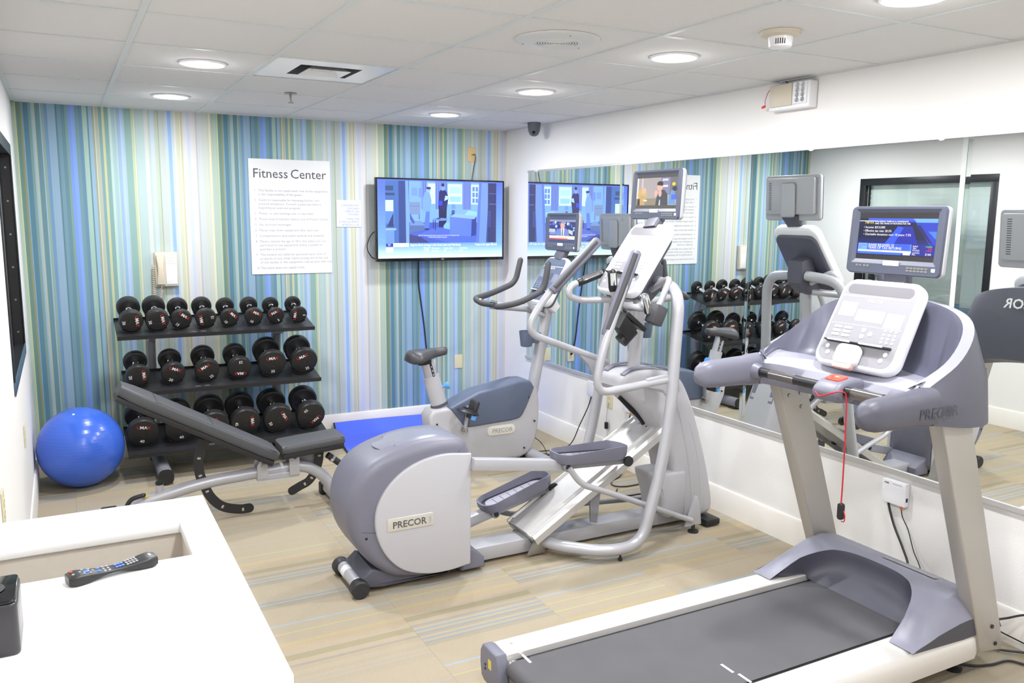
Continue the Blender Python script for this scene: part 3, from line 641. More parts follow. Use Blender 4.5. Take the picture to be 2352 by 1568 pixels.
# signs
t = thing('rules_sign', 'tall white sign reading Fitness Center with ten rules below', 'sign', (-1.815, -0.002, 1.275))
fr_ = frame((-1.815, -0.002, 1.695), (1, 0, 0), (0, 0, 1))
sg = obj('board', MB().add(plate(fr_, 0.602, 0.842, 0.0, 0.004, 0.001)), PAPER, t)
obj('heading', MB().add(text(fr_, 'Fitness', 0.096, -0.275, 0.285, 0.0046, xs=0.975)), INKG, t)
obj('heading', MB().add(text(fr_, 'Center', 0.096, 0.270, 0.285, 0.0046, 'RIGHT', xs=0.975)), INKG, t)
rules = [('1', ['This facility is not supervised. Use of the equipment', 'is the responsibility of the guest.']), ('2', ['Guest is responsible for knowing his/her own', 'physical limitations. Consult a physician before', 'beginning an exercise program.']),
         ('3', ['Please, no wet bathing suits or bare feet.']), ('4', ['Please keep breakable objects out of Fitness Center.']), ('5', ['No alcoholic beverages.']), ('6', ['Please wipe down equipment after each use.']),
         ('7', ['Complimentary disposable earbuds are available.']), ('8', ['Minors (below the age of 18 in this state) are not', 'permitted to use equipment unless a parent or', 'guardian is present.']),
         ('9', ['This hotel is not liable for personal injury, loss of', 'property or any other claims arising out of the use', 'of this facility or the equipment. Use at your own risk.']), ('10', ['This hotel does not supply locks.'])]
y = 0.186
for n_, lines in rules:
    mbx = MB().add(text(fr_, n_+'.', 0.023, -0.268, y, 0.0046))
    for ln in lines:
        mbx.add(text(fr_, ln, 0.0240, -0.238, y, 0.0046, xs=1.03)); y -= 0.0285
    obj('rule_text', mbx, INKL, t); y -= 0.0125
t = thing('notice_sign', 'small white notice about earbuds and wiping equipment beside the television', 'sign', (-1.372, -0.002, 1.623))
fr_ = frame((-1.372, -0.002, 1.725), (1, 0, 0), (0, 0, 1))
obj('board', MB().add(plate(fr_, 0.196, 0.204, 0.0, 0.003, 0.001)), PAPER, t)
for k, ln in enumerate(['COMPLIMENTARY', 'DISPOSABLE', 'EARBUDS ARE', 'AVAILABLE.', None, 'PLEASE WIPE', 'DOWN EQUIPMENT', 'AFTER EACH USE.']):
    if ln: obj('notice_text', MB().add(text(fr_, ln, 0.0205, 0.085, 0.055-k*0.0225+(0.010 if k > 4 else 0), 0.0036, 'RIGHT', xs=0.88)), INKB, t)

# wall phone
t = thing('wall_phone', 'cream wall telephone with handset and coiled cord above the dumbbells', 'telephone', (-2.706, -0.001, 1.205))
obj('base', MB().add(box((-2.782, -0.045, 1.205), (-2.630, -0.001, 1.448), 0.010, 3)), CREAM, t)
obj('keypad_plate', MB().add(box((-2.712, -0.049, 1.222), (-2.640, -0.0445, 1.430), 0.003)), WHITEP, t)
for k in range(3): obj('directory_line', MB().add(box((-2.705, -0.0505, 1.405-k*0.020), (-2.648, -0.0488, 1.408-k*0.020))), CREAM, t)
hs = [(z, 0.020+0.008*math.cos(math.pi*(z-1.225)/0.2)**2, 0.050+0.020*math.cos(math.pi*(z-1.225)/0.2)**2*0-0.010*math.sin(math.pi*(z-1.225)/0.2)*-1) for z in [1.225+0.2*k/10 for k in range(11)]]
rings = []
for z, hw, yo in hs: rings.append([(-2.748+a, -yo-b_-0.012, z) for a, b_ in rrect(hw*2, 0.026, 0.010, 3)])
obj('handset', MB().add(loft(rings)), CREAM, t)
def coil(p, q, r, turns, sag=0.0):
    p, q = Vector(p), Vector(q); d = (q-p); n = turns*8; out = []
    u = d.normalized(); a = u.orthogonal().normalized(); b_ = u.cross(a)
    for k in range(n+1):
        s = k/n; an = 2*math.pi*turns*s; out.append(p+d*s+Vector((0, 0, -sag*4*s*(1-s)))+a*r*math.cos(an)+b_*r*math.sin(an))
    return out
cd = obj('coiled_cord', MB().add(tube(coil((-2.79, -0.03, 1.36), (-2.800, -0.03, 1.02), 0.010, 26), 0.0028, 5)), CREAM, t)
obj('coiled_cord', MB().add(tube(coil((-2.748, -0.05, 1.19), (-2.775, -0.035, 1.02), 0.009, 12), 0.0028, 5)), CREAM, t)
obj('cord_stub', MB().add(tube(catmull([(-2.748, -0.06, 1.228), (-2.746, -0.055, 1.205), (-2.748, -0.05, 1.19)]), 0.004, 6)), CREAM, t)

# ------------------------------------------------------------------ exercise ball
bc = Vector((-3.318, -0.56, 0.250)); prof = []
N = 40
for k in range(N+1):
    a = -math.pi/2+math.pi*k/N
    z = 0.252*math.sin(a); r = 0.252*math.cos(a)
    prof.append((max(r, 0.0), max(z, -0.250)))
ball = obj('ball_skin', MB().add(lathe(prof, (0, 0, 0), n=56), Matrix.Translation(bc) @ Matrix.Rotation(math.radians(6), 4, 'Y')), BALLM)
nt = BALLM.node_tree; b = nt.nodes['Principled BSDF']; tc = nt.nodes.new('ShaderNodeTexCoord')
wv = nt.nodes.new('ShaderNodeTexWave'); wv.bands_direction = 'Z'; wv.inputs['Scale'].default_value = 16; wv.inputs['Distortion'].default_value = 0.2
nt.links.new(tc.outputs['Object'], wv.inputs['Vector']); bpn = nt.nodes.new('ShaderNodeBump'); bpn.inputs['Strength'].default_value = 0.12; bpn.inputs['Distance'].default_value = 0.002
nt.links.new(wv.outputs['Fac'], bpn.inputs['Height']); nt.links.new(bpn.outputs['Normal'], b.inputs['Normal'])
bt = thing('exercise_ball', 'large glossy blue exercise ball on the carpet in the corner', 'exercise ball', (bc.x, bc.y, 0.0))
ball.parent = bt; ball.location = ball.location-bt.location
plug = obj('valve_plug', MB().add(lathe([(0, 0.0035), (0.006, 0.003), (0.008, 0)], bc+Vector((-0.03, -0.09, 0.2325)), Vector((-0.1, -0.33, 0.94)), 12)), WHITEP, bt)

# ------------------------------------------------------------------ dumbbell rack
TILT = math.radians(12); DT = math.radians(18)      # shelf slope, dumbbell slope
SH = [dict(y=-0.36, z=0.968, x0=-3.072, x1=-1.800), dict(y=-0.41, z=0.610, x0=-3.045, x1=-1.780), dict(y=-0.47, z=0.228, x0=-3.055, x1=-1.757)]
t = rack = thing('dumbbell_rack', 'black three-shelf dumbbell rack with grey legs against the striped wall', 'rack', (-2.43, -0.4, 0))
DEP = [0.36, 0.38, 0.42]
for s, dep in zip(SH, DEP):
    mshelf = Matrix.Translation((0, s['y'], s['z'])) @ Matrix.Rotation(TILT, 4, 'X')
    pr = [(-dep/2, -0.022), (-dep/2, 0.004), (-dep/2+0.006, 0.004), (-dep/2+0.010, 0.0), (dep/2-0.006, 0.0), (dep/2-0.006, 0.012), (dep/2, 0.012), (dep/2, -0.02), (dep/2-0.006, -0.02), (dep/2-0.006, -0.005), (-dep/2+0.006, -0.005), (-dep/2+0.006, -0.022)]
    obj('shelf', MB().add(prism(pr, 'x', s['x0'], s['x1']), mshelf), RACKB, t)
    for xx in (-2.62, -2.56): obj('shelf_sticker', MB().add(box((xx, -dep/2+0.03, 0.0002), (xx+0.035, -dep/2+0.045, 0.0006)), mshelf), INKG, t)
for x in (-2.850, -2.000):
    obj('foot', MB().add(sweep([(x, -0.80, 0.055), (x, -0.10, 0.055)], rrect(0.085, 0.085, 0.035, 5), (0, 0, 1))), SILVERD, t)
    obj('foot_cap', MB().add(sweep([(x, -0.812, 0.055), (x, -0.795, 0.055)], rrect(0.092, 0.092, 0.036, 5))), RACKB, t)
    obj('foot_pad', MB().add(box((x-0.04, -0.78, 0.0), (x+0.04, -0.70, 0.015), 0.003)), RUBBER, t)
    obj('foot_pad', MB().add(box((x-0.04, -0.18, 0.0), (x+0.04, -0.11, 0.015), 0.003)), RUBBER, t)
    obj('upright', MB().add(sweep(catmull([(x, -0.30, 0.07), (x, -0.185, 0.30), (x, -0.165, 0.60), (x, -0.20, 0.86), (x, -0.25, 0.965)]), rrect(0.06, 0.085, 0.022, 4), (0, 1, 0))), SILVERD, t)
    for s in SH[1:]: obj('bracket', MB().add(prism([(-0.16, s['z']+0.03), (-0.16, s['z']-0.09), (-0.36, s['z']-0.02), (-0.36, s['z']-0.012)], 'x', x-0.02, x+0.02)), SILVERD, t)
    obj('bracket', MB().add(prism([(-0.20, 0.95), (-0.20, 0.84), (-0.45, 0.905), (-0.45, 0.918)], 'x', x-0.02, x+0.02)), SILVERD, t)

HEADS = {5: (0.059, 0.032, 0.15), 10: (0.062, 0.038, 0.15), 15: (0.067, 0.044, 0.15), 20: (0.075, 0.048, 0.15), 25: (0.079, 0.053, 0.15), 30: (0.073, 0.062, 0.15), 35: (0.095, 0.053, 0.15), 40: (0.096, 0.060, 0.15), 45: (0.099, 0.064, 0.15), 50: (0.100, 0.070, 0.15)}
DBM = {}
def db_meshes(wt):
    if wt in DBM: return DBM[wt]
    r, th_, hl = HEADS[wt]; b0 = 0.012
    def mk(nm, mb, m_): 
        o = obj(nm, mb, m_, None, origin=(0, 0, 0)); me = o.data; bpy.data.objects.remove(o); return me
    hp = [(0.0, 0.0), (0.016, 0.0), (0.017, 0.0015), (0.020, 0.0015), (0.021, 0.0), (r-b0, 0.0), (r-0.004, 0.003), (r, b0), (r, th_-b0), (r-0.003, th_-0.004), (r-b0-0.002, th_), (r-b0-0.008, th_-0.004), (0.03, th_-0.006), (0.0, th_-0.006)]
    front = mk('head', MB().add(lathe(hp, (0, -hl/2-th_, 0), (0, 1, 0), 32)), URETH)
    back = mk('head', MB().add(lathe(hp, (0, hl/2+th_, 0), (0, -1, 0), 32)), URETH)
    hd = mk('handle', MB().add(lathe([(0.019, -hl/2-0.004), (0.019, -hl/2+0.012), (0.014, -hl/2+0.018), (0.0165, -0.02), (0.0165, 0.02), (0.014, hl/2-0.018), (0.019, hl/2-0.012), (0.019, hl/2+0.004)], (0, 0, 0), (0, 1, 0), 20)), CHROME)
    f2 = frame((0, -hl/2-th_-0.0006, 0), (1, 0, 0), (0, 0, 1)); sz = 0.022+0.07*(r-0.059)
    num = mk('number', MB().add(text(f2, str(wt), sz*1.15, 0, -r*0.62-sz*0.36, 0, 'CENTER', 0.012)), INKW)
    lw = sz*1.25
    l1 = mk('brand_mark', MB().add(text(f2, 'MA', lw, -lw*0.10, r*0.34, 0, 'CENTER', 0.02)), INKW)
    l2 = mk('brand_mark', MB().add(text(f2, 'U', lw, -lw*1.10, r*0.34, 0, 'CENTER', 0.02)).add(text(f2, 'X', lw, lw*0.88, r*0.34, 0, 'CENTER', 0.02)), INKR)
    DBM[wt] = (front, back, hd, num, l1, l2); return DBM[wt]
ROWS = [[(30, -2.981, 85), (30, -2.825, 80), (15, -2.676, 38), (15, -2.520, -100), (10, -2.365, 45), (10, -2.203, 28), (5, -2.052, -28), (5, -1.892, -85)],
        [(20, -2.962, 85), (20, -2.747, 22), (25, -2.534, -32), (25, -2.322, 183), (35, -2.102, -3), (35, -1.880, -22)],
        [(40, -2.956, 8), (40, -2.730, -6), (45, -2.515, -20), (45, -2.311, 85), (50, -2.090, 62), (50, -1.862, 138)]]
ORD = ['first', 'second', 'third', 'fourth', 'fifth', 'sixth', 'seventh', 'eighth']
SHN = ['top', 'middle', 'bottom']
FZ = [1.018, 0.664, 0.302]; FYC = [-0.365, -0.415, -0.475]
for ri, row in enumerate(ROWS):
    for ci, (wt, x, roll) in enumerate(row):
        r, th_, hl = HEADS[wt]; s = SH[ri]; ha = hl/2+th_/2
        surf = lambda yy: s['z']+(yy-s['y'])*math.tan(TILT)
        z = surf(FYC[ri]-ha*math.cos(DT))+(r+0.007)/math.cos(DT)+ha*math.sin(DT)
        o = bpy.data.objects.new('dumbbell', None); COL.objects.link(o); o.empty_display_size = 0.05
        o.rotation_mode = 'YXZ'; o.location = (x, FYC[ri], z); o.rotation_euler = (DT, math.radians(roll), 0)
        o['label'] = f'black round dumbbell numbered {wt}, {ORD[ci]} from the blue ball end on the {SHN[ri]} shelf'; o['category'] = 'dumbbell'; o['group'] = 'dumbbells on the rack'
        ms = db_meshes(wt); hd_ = None
        for nm, me in zip(('head', 'head', 'handle', 'number', 'brand_mark', 'brand_mark'), ms):
            c = bpy.data.objects.new(nm, me); COL.objects.link(c); c.parent = hd_ if nm in ('number', 'brand_mark') else o
            if nm == 'head' and hd_ is None: hd_ = c
        # saddles under both heads, part of the rack
        msd = Matrix.Translation((x, FYC[ri], z)) @ Matrix.Rotation(DT, 4, 'X')
        for sgn in (-1, 1):
            yc = sgn*ha; pts = []; n_ = 8
            for k in range(n_+1):
                a = math.radians(-90-48+96*k/n_); pts.append(((r+0.001)*math.cos(a), (r+0.001)*math.sin(a)))
            for k in range(n_, -1, -1):
                a = math.radians(-90-48+96*k/n_); pts.append(((r+0.006)*math.cos(a), (r+0.006)*math.sin(a)))
            obj('saddle', MB().add(prism(pts, 'y', yc-th_*0.45, yc+th_*0.45), msd), RACKB, rack)
            w_ = msd @ Vector((0, yc, -r-0.004)); zs = surf(w_.y)
            if w_.z-zs > 0.010: obj('saddle_post', MB().add(box((x-0.022, w_.y-0.012, zs-0.001), (x+0.022, w_.y+0.012, w_.z))), RACKB, rack)

# ------------------------------------------------------------------ blue mat
def mat_pts():
    pts = []
    nx, ny = 28, 14
    return nx, ny
mb = MB(); nx, ny = 30, 16; vs = []
def mat_h(u, v_):                                  # u along x, v toward the wall
    h = 0.012+0.006*math.sin(5*u+1.0)*v_
    if v_ > 0.72: h += ((v_-0.72)/0.28)**1.6*0.075
    return h
for j in range(ny+1):
    for i in range(nx+1):
        u, v_ = i/nx, j/ny
        x = -1.60+1.45*u; y = -0.80+0.765*v_
        if u < 0.10 and v_ < 0.16:
            k = ((0.10-u)/0.10)**2*((0.16-v_)/0.16); x += 0.05*k; y += 0.06*k
        x += 0.09*(v_-0.3)*(1 if u < 0.5 else 0)*(1-u)
        vs.append((x, y, mat_h(u, v_)))
n = len(vs); vs += [(x, y, max(z-0.011, 0.0005)) for x, y, z in vs]; fs = []
for j in range(ny):
    for i in range(nx):
        a = j*(nx+1)+i; fs.append((a, a+1, a+nx+2, a+nx+1)); fs.append((n+a, n+a+nx+1, n+a+nx+2, n+a+1))
for i in range(nx):
    a = i; fs.append((a, n+a, n+a+1, a+1)); a = ny*(nx+1)+i; fs.append((a, a+1, n+a+1, n+a))
for j in range(ny):
    a = j*(nx+1); fs.append((a, a+nx+1, n+a+nx+1, n+a)); a = j*(nx+1)+nx; fs.append((a, n+a, n+a+nx+1, a+nx+1))
t = thing('exercise_mat', 'blue foam exercise mat lying along the baseboard of the striped wall', 'exercise mat', (-0.9, -0.42, 0))
obj('foam', MB().add((vs, fs)), MATM, t, ang=50)
rim = [Vector(vs[i])-Vector((0, 0, 0.006)) for i in range(0, nx+1)]
obj('edge_binding', MB().add(tube([Vector(vs[j*(nx+1)])-Vector((0, 0, 0.005)) for j in range(ny, -1, -1)]+rim[1:], 0.007, 8)), VINYLD, t)

# ------------------------------------------------------------------ counter, remote, black box
t = thing('counter', 'white counter with a rectangular slot cut into its top', 'counter', (-3.30, -4.43, 0))
CX0, CX1, CY0, CY1, CZ = -W+0.001, -3.034, -4.995, -3.915, 0.92
SX0, SX1, SY0, SY1 = -3.56, -3.119, -4.355, -4.110
def ring_prism(outer, inner, z0, z1):
    (ax, ay), (bx, by) = outer; (cx, cy), (dx, dy) = inner
    O = [(ax, ay), (bx, ay), (bx, by), (ax, by)]; I = [(cx, cy), (dx, cy), (dx, dy), (cx, dy)]
    bm = bmesh.new()
    vo0 = [bm.verts.new((x, y, z0)) for x, y in O]; vo1 = [bm.verts.new((x, y, z1)) for x, y in O]; vi0 = [bm.verts.new((x, y, z0)) for x, y in I]; vi1 = [bm.verts.new((x, y, z1)) for x, y in I]
    for k in range(4):
        l = (k+1) % 4
        bm.faces.new((vo1[k], vo1[l], vi1[l], vi1[k])); bm.faces.new((vo0[l], vo0[k], vi0[k], vi0[l])); bm.faces.new((vo0[k], vo0[l], vo1[l], vo1[k])); bm.faces.new((vi0[l], vi0[k], vi1[k], vi1[l]))
    bmesh.ops.recalc_face_normals(bm, faces=bm.faces[:])
    es = [e for e in bm.edges if not (e.verts[0] in vi1+vo1 and e.verts[1] in vi1+vo1 and ((e.verts[0] in vi1) != (e.verts[1] in vi1)))]
    es = [e for e in es if not (e.verts[0] in vi0+vo0 and e.verts[1] in vi0+vo0 and ((e.verts[0] in vi0) != (e.verts[1] in vi0)))]
    bmesh.ops.bevel(bm, geom=es, offset=0.004, segments=2, affect='EDGES', profile=0.5)
    return _bm_out(bm)
obj('worktop', MB().add(ring_prism(((CX0, CY0), (CX1, CY1)), ((SX0, SY0), (SX1, SY1)), CZ-0.034, CZ)), COUNTER, t)
obj('front_apron', MB().add(box((CX0, CY0+0.004, CZ-0.09), (CX1-0.004, CY0+0.022, CZ-0.0345), 0.003)), COUNTER, t)
obj('side_apron', MB().add(box((CX1-0.022, CY0+0.023, CZ-0.09), (CX1-0.004, CY1-0.004, CZ-0.0345), 0.003)), COUNTER, t)
obj('cabinet_side', MB().add(box((CX0, CY1-0.045, 0.0), (CX1-0.03, CY1-0.025, CZ-0.035))), CABINET, t)
obj('cabinet_side', MB().add(box((CX0, CY0+0.025, 0.0), (CX1-0.03, CY0+0.045, CZ-0.035))), CABINET, t)
obj('cabinet_front', MB().add(box((CX1-0.05, CY0+0.0455, 0.08), (CX1-0.03, CY1-0.0455, CZ-0.095))), CABINET, t)
obj('bin_liner', MB().add(box((SX0-0.005, SY0-0.02, CZ-0.40), (SX1+0.005, SY1+0.03, CZ-0.39))).add(box((SX0-0.005, SY1+0.012, CZ-0.39), (SX1+0.005, SY1+0.03, CZ-0.036))), BININ, t)
obj('bin_liner', MB().add(box((SX1+0.004, SY0-0.02, CZ-0.39), (SX1+0.012, SY1+0.03, CZ-0.036))), BININ, t)
# remote
rp, rq = Vector((-3.385, -4.415, CZ)), Vector((-3.203, -4.372, CZ)); rd = (rq-rp).normalized(); RL = (rq-rp).length; rs = Vector((-rd.y, rd.x, 0))
fr_ = frame(rp, rd, rs)
t = thing('remote_control', 'black television remote control lying beside the counter slot', 'remote control', (rp+rq)/2)
rings = []
for k in range(15):
    s = k/14; x = s*RL; hw = 0.021+0.004*math.cos(2*math.pi*s)*1; zb = 0.0005+0.008*math.sin(math.pi*min(max((s-0.2)/0.6, 0), 1)); zt = 0.021+0.004*math.cos(2*math.pi*s)
    e = 1.0 if 0 < k < 14 else 0.75
    rings.append([tuple(fr_ @ Vector((x, a*e, (zb+zt)/2+b_*e))) for a, b_ in rrect(hw*2, zt-zb, 0.006, 3)])
rb = obj('body', MB().add(loft(rings)), BLACKP, t)
def rbtn(x, y, r, m_, nm='button'): 
    zt = 0.021+0.004*math.cos(2*math.pi*x/RL)
    obj(nm, MB().add(lathe([(r, -0.002), (r, 0.0012), (r*0.7, 0.002), (0, 0.002)], fr_ @ Vector((x, y, zt)), (0, 0, 1), 10)), m_, t)
BTG = mat('grey_button', rgb(150, 150, 156), 0.4); BTB = mat('blue_button', rgb(80, 120, 220), 0.4)
for i in range(4):
    for j in range(3): rbtn(RL*(0.66+0.035*i), (j-1)*0.011, 0.0032, BTG)
for i in range(3):
    for j in range(2): rbtn(RL*(0.54+0.035*i), (j-0.5)*0.014, 0.0036, BTB)
for i in range(2):
    for j in range(3): rbtn(RL*(0.40+0.05*i), (j-1)*0.012, 0.0032, BTG)
rbtn(RL*0.21, 0, 0.007, BTB)
for a in range(6): rbtn(RL*0.21+0.013*math.cos(a*1.047), 0.013*math.sin(a*1.047), 0.0028, BTG)
for j in (-1, 1): rbtn(RL*0.34, j*0.008, 0.0042, BTB)
rbtn(RL*0.06, 0.010, 0.0035, REDP); rbtn(RL*0.06, -0.008, 0.003, BTG)
obj('maker_badge', MB().add(text(frame(fr_ @ Vector((RL*0.92, 0, 0.0252)), -rs, rd), 'cox', 0.010, 0, 0, 0, 'CENTER', 0.02)), INKW, t)
# black box on the counter
t = thing('tissue_box', 'glossy black square box standing on the counter, cut off by the picture edge', 'box', (-3.515, -4.655, CZ))
bx0, bx1, by0, by1 = -3.565, -3.462, -4.70, -4.565
obj('shell', MB().add(prism(rrect(bx1-bx0, by1-by0, 0.012, 4, (bx0+bx1)/2, (by0+by1)/2), 'z', CZ+0.0005, CZ+0.100, 0.004)), mat('black_satin', rgb(46, 45, 50), 0.3), t)
obj('lid_rim', MB().add(prism(rrect(bx1-bx0-0.004, by1-by0-0.004, 0.012, 4, (bx0+bx1)/2, (by0+by1)/2), 'z', CZ+0.1005, CZ+0.106, 0.002)), BLACKG, t)
obj('opening', MB().add(lathe([(0.0, 0.0), (0.026, 0.0), (0.03, 0.0012)], ((bx0+bx1)/2, (by0+by1)/2, CZ+0.1062), n=24)), BLACKG, t)

# ------------------------------------------------------------------ shared: entertainment monitor on a machine (faces -x)
def monitor(t, xf, cy, cz, shapes, tilt=4.0, stem_to=None):
    W2, H2, R2 = 0.425, 0.262, 0.016
    a = math.radians(tilt)
    fr_ = frame((xf, cy, cz), (0, -1, 0), (math.sin(a), 0, math.cos(a)))
    outl = []
    for p in rrect(W2, H2, 0.018, 5):      # slightly bowed top and bottom edges
        x, y = p; k = 0.010*(1-(2*x/W2)**2)
        outl.append((x, y+(k if y > 0 else -k)))
    vs, fs = prism(outl, 'z', -0.034, -0.0095, 0.008); obj('monitor_back', MB().add(([tuple(fr_ @ Vector(p)) for p in vs], fs)), SILVER, t)
    obj('rear_cover', MB().add(plate(fr_, W2-0.05, H2-0.05, -0.058, -0.033, 0.012, 0.006, cy=0.01)), SILVER, t)
    obj('rear_spine', MB().add(plate(fr_, 0.11, H2-0.06, -0.074, -0.057, 0.02, 0.010, cy=-0.012)), SILVER, t)
    for k in range(16): obj('vent_slot', MB().add(plate(fr_, 0.022, 0.0035, -0.0588, -0.0578, 0.001, cx=-0.15, cy=0.09-k*0.0105, n=1)), DARKV, t)
    # bezel: four bevelled bars round a recessed screen
    sw_, sh_, sy_ = 0.345, 0.182, 0.016
    ix, iy0, iy1 = sw_/2, sy_-sh_/2, sy_+sh_/2
    def bar(nm, quad_o, quad_i):
        vs = [(x, y, -0.010) for x, y in quad_o]+[(x, y, 0.0) for x, y in quad_o]+[]
        return vs
    ox, oy0, oy1 = W2/2-0.003, -H2/2+0.001, H2/2-0.001
    mx_, my0, my1 = ix+0.016, iy0-0.016, iy1+0.014
    mb = MB()
    def ring(A, za, B, zb):
        vs = [(x, y, za) for x, y in A]+[(x, y, zb) for x, y in B]; n = len(A)
        mb.add(([tuple(fr_ @ Vector(p)) for p in vs], [(k, (k+1) % n, n+(k+1) % n, n+k) for k in range(n)]))
    def cr(x0, y0, x1, y1, r, n=4, bow=0.0):
        out = []
        for px, py in rrect(x1-x0, y1-y0, r, n, (x0+x1)/2, (y0+y1)/2):
            k = bow*(1-(2*px/(x1-x0))**2); out.append((px, py+(k if py > 0 else -k)))
        return out
    O = cr(-ox, oy0, ox, oy1, 0.016, 4, 0.010); O2 = cr(-ox+0.004, oy0+0.004, ox-0.004, oy1-0.004, 0.014, 4, 0.010); Mi = cr(-mx_, my0, mx_, my1, 0.004, 4); Ii = cr(-ix, iy0, ix, iy1, 0.001, 4)
    ring(O, -0.010, O2, 0.0); ring(O2, 0.0, Mi, 0.0); ring(Mi, 0.0, Ii, -0.008)
    obj('monitor_bezel', mb, mat('bezel_charcoal_blue', rgb(76, 80, 96), 0.4), t, ang=25)
    fs_ = frame(fr_ @ Vector((0, sy_, -0.0079)), (0, -1, 0), (math.sin(a), 0, math.cos(a)))
    scr = obj('screen', picture(fs_, sw_, sh_, shapes, 0.0, 0.00002), MONSCR, t)
    obj('blank_label', MB().add(plate(fr_, 0.070, 0.018, 0.0002, 0.0012, 0.001, cy=my0+0.004)), WHITEP, t)
    yb = -H2/2+0.026
    for k in range(4): obj('volume_button', MB().add(plate(fr_, 0.012, 0.009, 0.0, 0.0012, 0.002, cx=-0.155+0.0155*k+(0.004 if k > 1 else 0), cy=yb+0.004)), STEEL, t)
    for i in range(6):
        for j in range(2): obj('channel_button', MB().add(plate(fr_, 0.013, 0.007, 0.0, 0.0012, 0.001, cx=0.075+0.0155*i, cy=yb+0.004-0.010*j)), STEEL, t)
    obj('power_button', MB().add(plate(fr_, 0.015, 0.013, 0.0, 0.0014, 0.002, cx=0.182, cy=yb)), WHITEP, t)
    if stem_to is not None:
        p0 = fr_ @ Vector((0, -H2/2+0.03, -0.045)); p1 = Vector(stem_to)
        obj('monitor_stem', MB().add(sweep([p0, p0*0.5+p1*0.5, p1], rrect(0.11, 0.045, 0.015, 4), (1, 0, 0))), SLATED, t)
    return fs_, sw_, sh_, scr

def console_plate(t, p_bot, p_top, w_, overlay=PANELG, name='console_board', thick=0.05, white=WHITEP):
    """tilted console board between bottom-centre and top-centre points"""
    p_bot, p_top = Vector(p_bot), Vector(p_top); up = p_top-p_bot; h_ = up.length
    fr_ = frame((p_bot+p_top)/2, (0, -1, 0), up)
    def outl(k, r): 
        out = []
        for x, y in rrect(w_*k, h_-(1-k)*w_, r, 6): out.append((x*(1.0-0.06*(y/h_)), y))
        return out
    vs, fs = prism(outl(1.0, 0.055), 'z', -thick, 0.0, 0.014); obj(name, MB().add(([tuple(fr_ @ Vector(p)) for p in vs], fs)), white, t)
    vs, fs = prism(outl(0.90, 0.042), 'z', -0.001, 0.0012); obj('overlay', MB().add(([tuple(fr_ @ Vector(p)) for p in vs], fs)), overlay, t)
    vs, fs = prism([(x*(1.0-0.06*(y/h_)), y) for x, y in rrect(w_*0.92, h_*0.9, 0.05, 6, 0, -h_*0.045)], 'z', -thick-0.02, -thick+0.005, 0.012); obj('console_rear', MB().add(([tuple(fr_ @ Vector(p)) for p in vs], fs)), SLATED, t)
    return fr_, h_
def console_keys(t, fr_, w_, h_, keym, dark=False):
    top = obj('top_band', MB().add(plate(fr_, w_*0.80, h_*0.11, 0.0012, 0.0018, 0.02, cy=h_*0.375)), SLATEB if dark else mat('band_grey', rgb(118, 116, 122), 0.3), t)
    obj('divider', MB().add(plate(fr_, w_*0.86, 0.004, 0.0012, 0.0020, 0.001, cy=h_*0.29, n=1)), WHITEP, t)
    obj('brand_text', MB().add(text(fr_, 'PRECOR', 0.018, 0, h_*0.235, 0.0022, 'CENTER', 0.01)), INKW, t)
    obj('display_window', MB().add(plate(fr_, w_*0.34, h_*0.13, 0.0012, 0.0018, 0.004, cy=h_*0.085)), SLATED if dark else mat('display_ivory', rgb(240, 240, 228), 0.25), t)
    obj('side_readout', MB().add(plate(fr_, w_*0.20, h_*0.16, 0.0012, 0.0018, 0.004, cx=w_*0.30, cy=h_*0.06)), keym, t)
    obj('side_readout', MB().add(plate(fr_, w_*0.20, h_*0.16, 0.0012, 0.0018, 0.004, cx=-w_*0.30, cy=h_*0.14)), keym, t)
    obj('divider', MB().add(plate(fr_, w_*0.86, 0.002, 0.0012, 0.0018, 0.0005, cy=-h_*0.03, n=1)), keym, t)
    for i in range(2):
        for j in range(3): obj('program_key', MB().add(plate(fr_, w_*0.10, h_*0.028, 0.0012, 0.003, 0.005, cx=-w_*(0.33-0.13*i), cy=-h_*(0.07+0.045*j))), keym, t)
    for i, j in ((0, 0), (0, 1), (1, 0.5)): obj('round_key', MB().add(lathe([(w_*0.028, 0), (w_*0.028, 0.002), (0, 0.0025)], fr_ @ Vector((w_*(0.0+0.09*i), -h_*(0.075+0.07*j), 0.001)), fr_.col[2].xyz, 14)), keym, t)
    for i in range(3):
        for j in range(4): obj('number_key', MB().add(lathe([(w_*0.016, 0), (w_*0.016, 0.0018), (0, 0.0022)], fr_ @ Vector((w_*(0.25+0.065*i), -h_*(0.05+0.042*j), 0.001)), fr_.col[2].xyz, 10)), keym, t)
    for sx_ in (-1, 1):
        for j in range(2): obj('quick_key', MB().add(lathe([(w_*0.026, 0), (w_*0.026, 0.002), (0, 0.0025)], fr_ @ Vector((sx_*w_*0.36*(1-0.08*j), -h_*(0.30+0.07*j), 0.001)), fr_.col[2].xyz, 12)), keym, t)
    led = MB().add(plate(fr_, w_*0.80, 0.010, 0.0, 0.006, 0.003, cy=-h_*0.235)).add(plate(fr_, w_*0.80, 0.004, 0.0, 0.024, 0.001, cy=-h_*0.243, n=1))
    ml = obj('reading_ledge', led, BLACKP, t)
    for sx_ in (-1, 1): obj('ledge_clip', MB().add(plate(fr_, w_*0.28, 0.006, 0.024, 0.030, 0.001, cx=sx_*w_*0.2, cy=-h_*0.243)), WHITEP, ml)

def spl0(pts, n=4):
    P = pts+pts[:1]; return [(p.x, p.y) for p in catmull([(a, b_, 0) for a, b_ in P], n)][:-1]
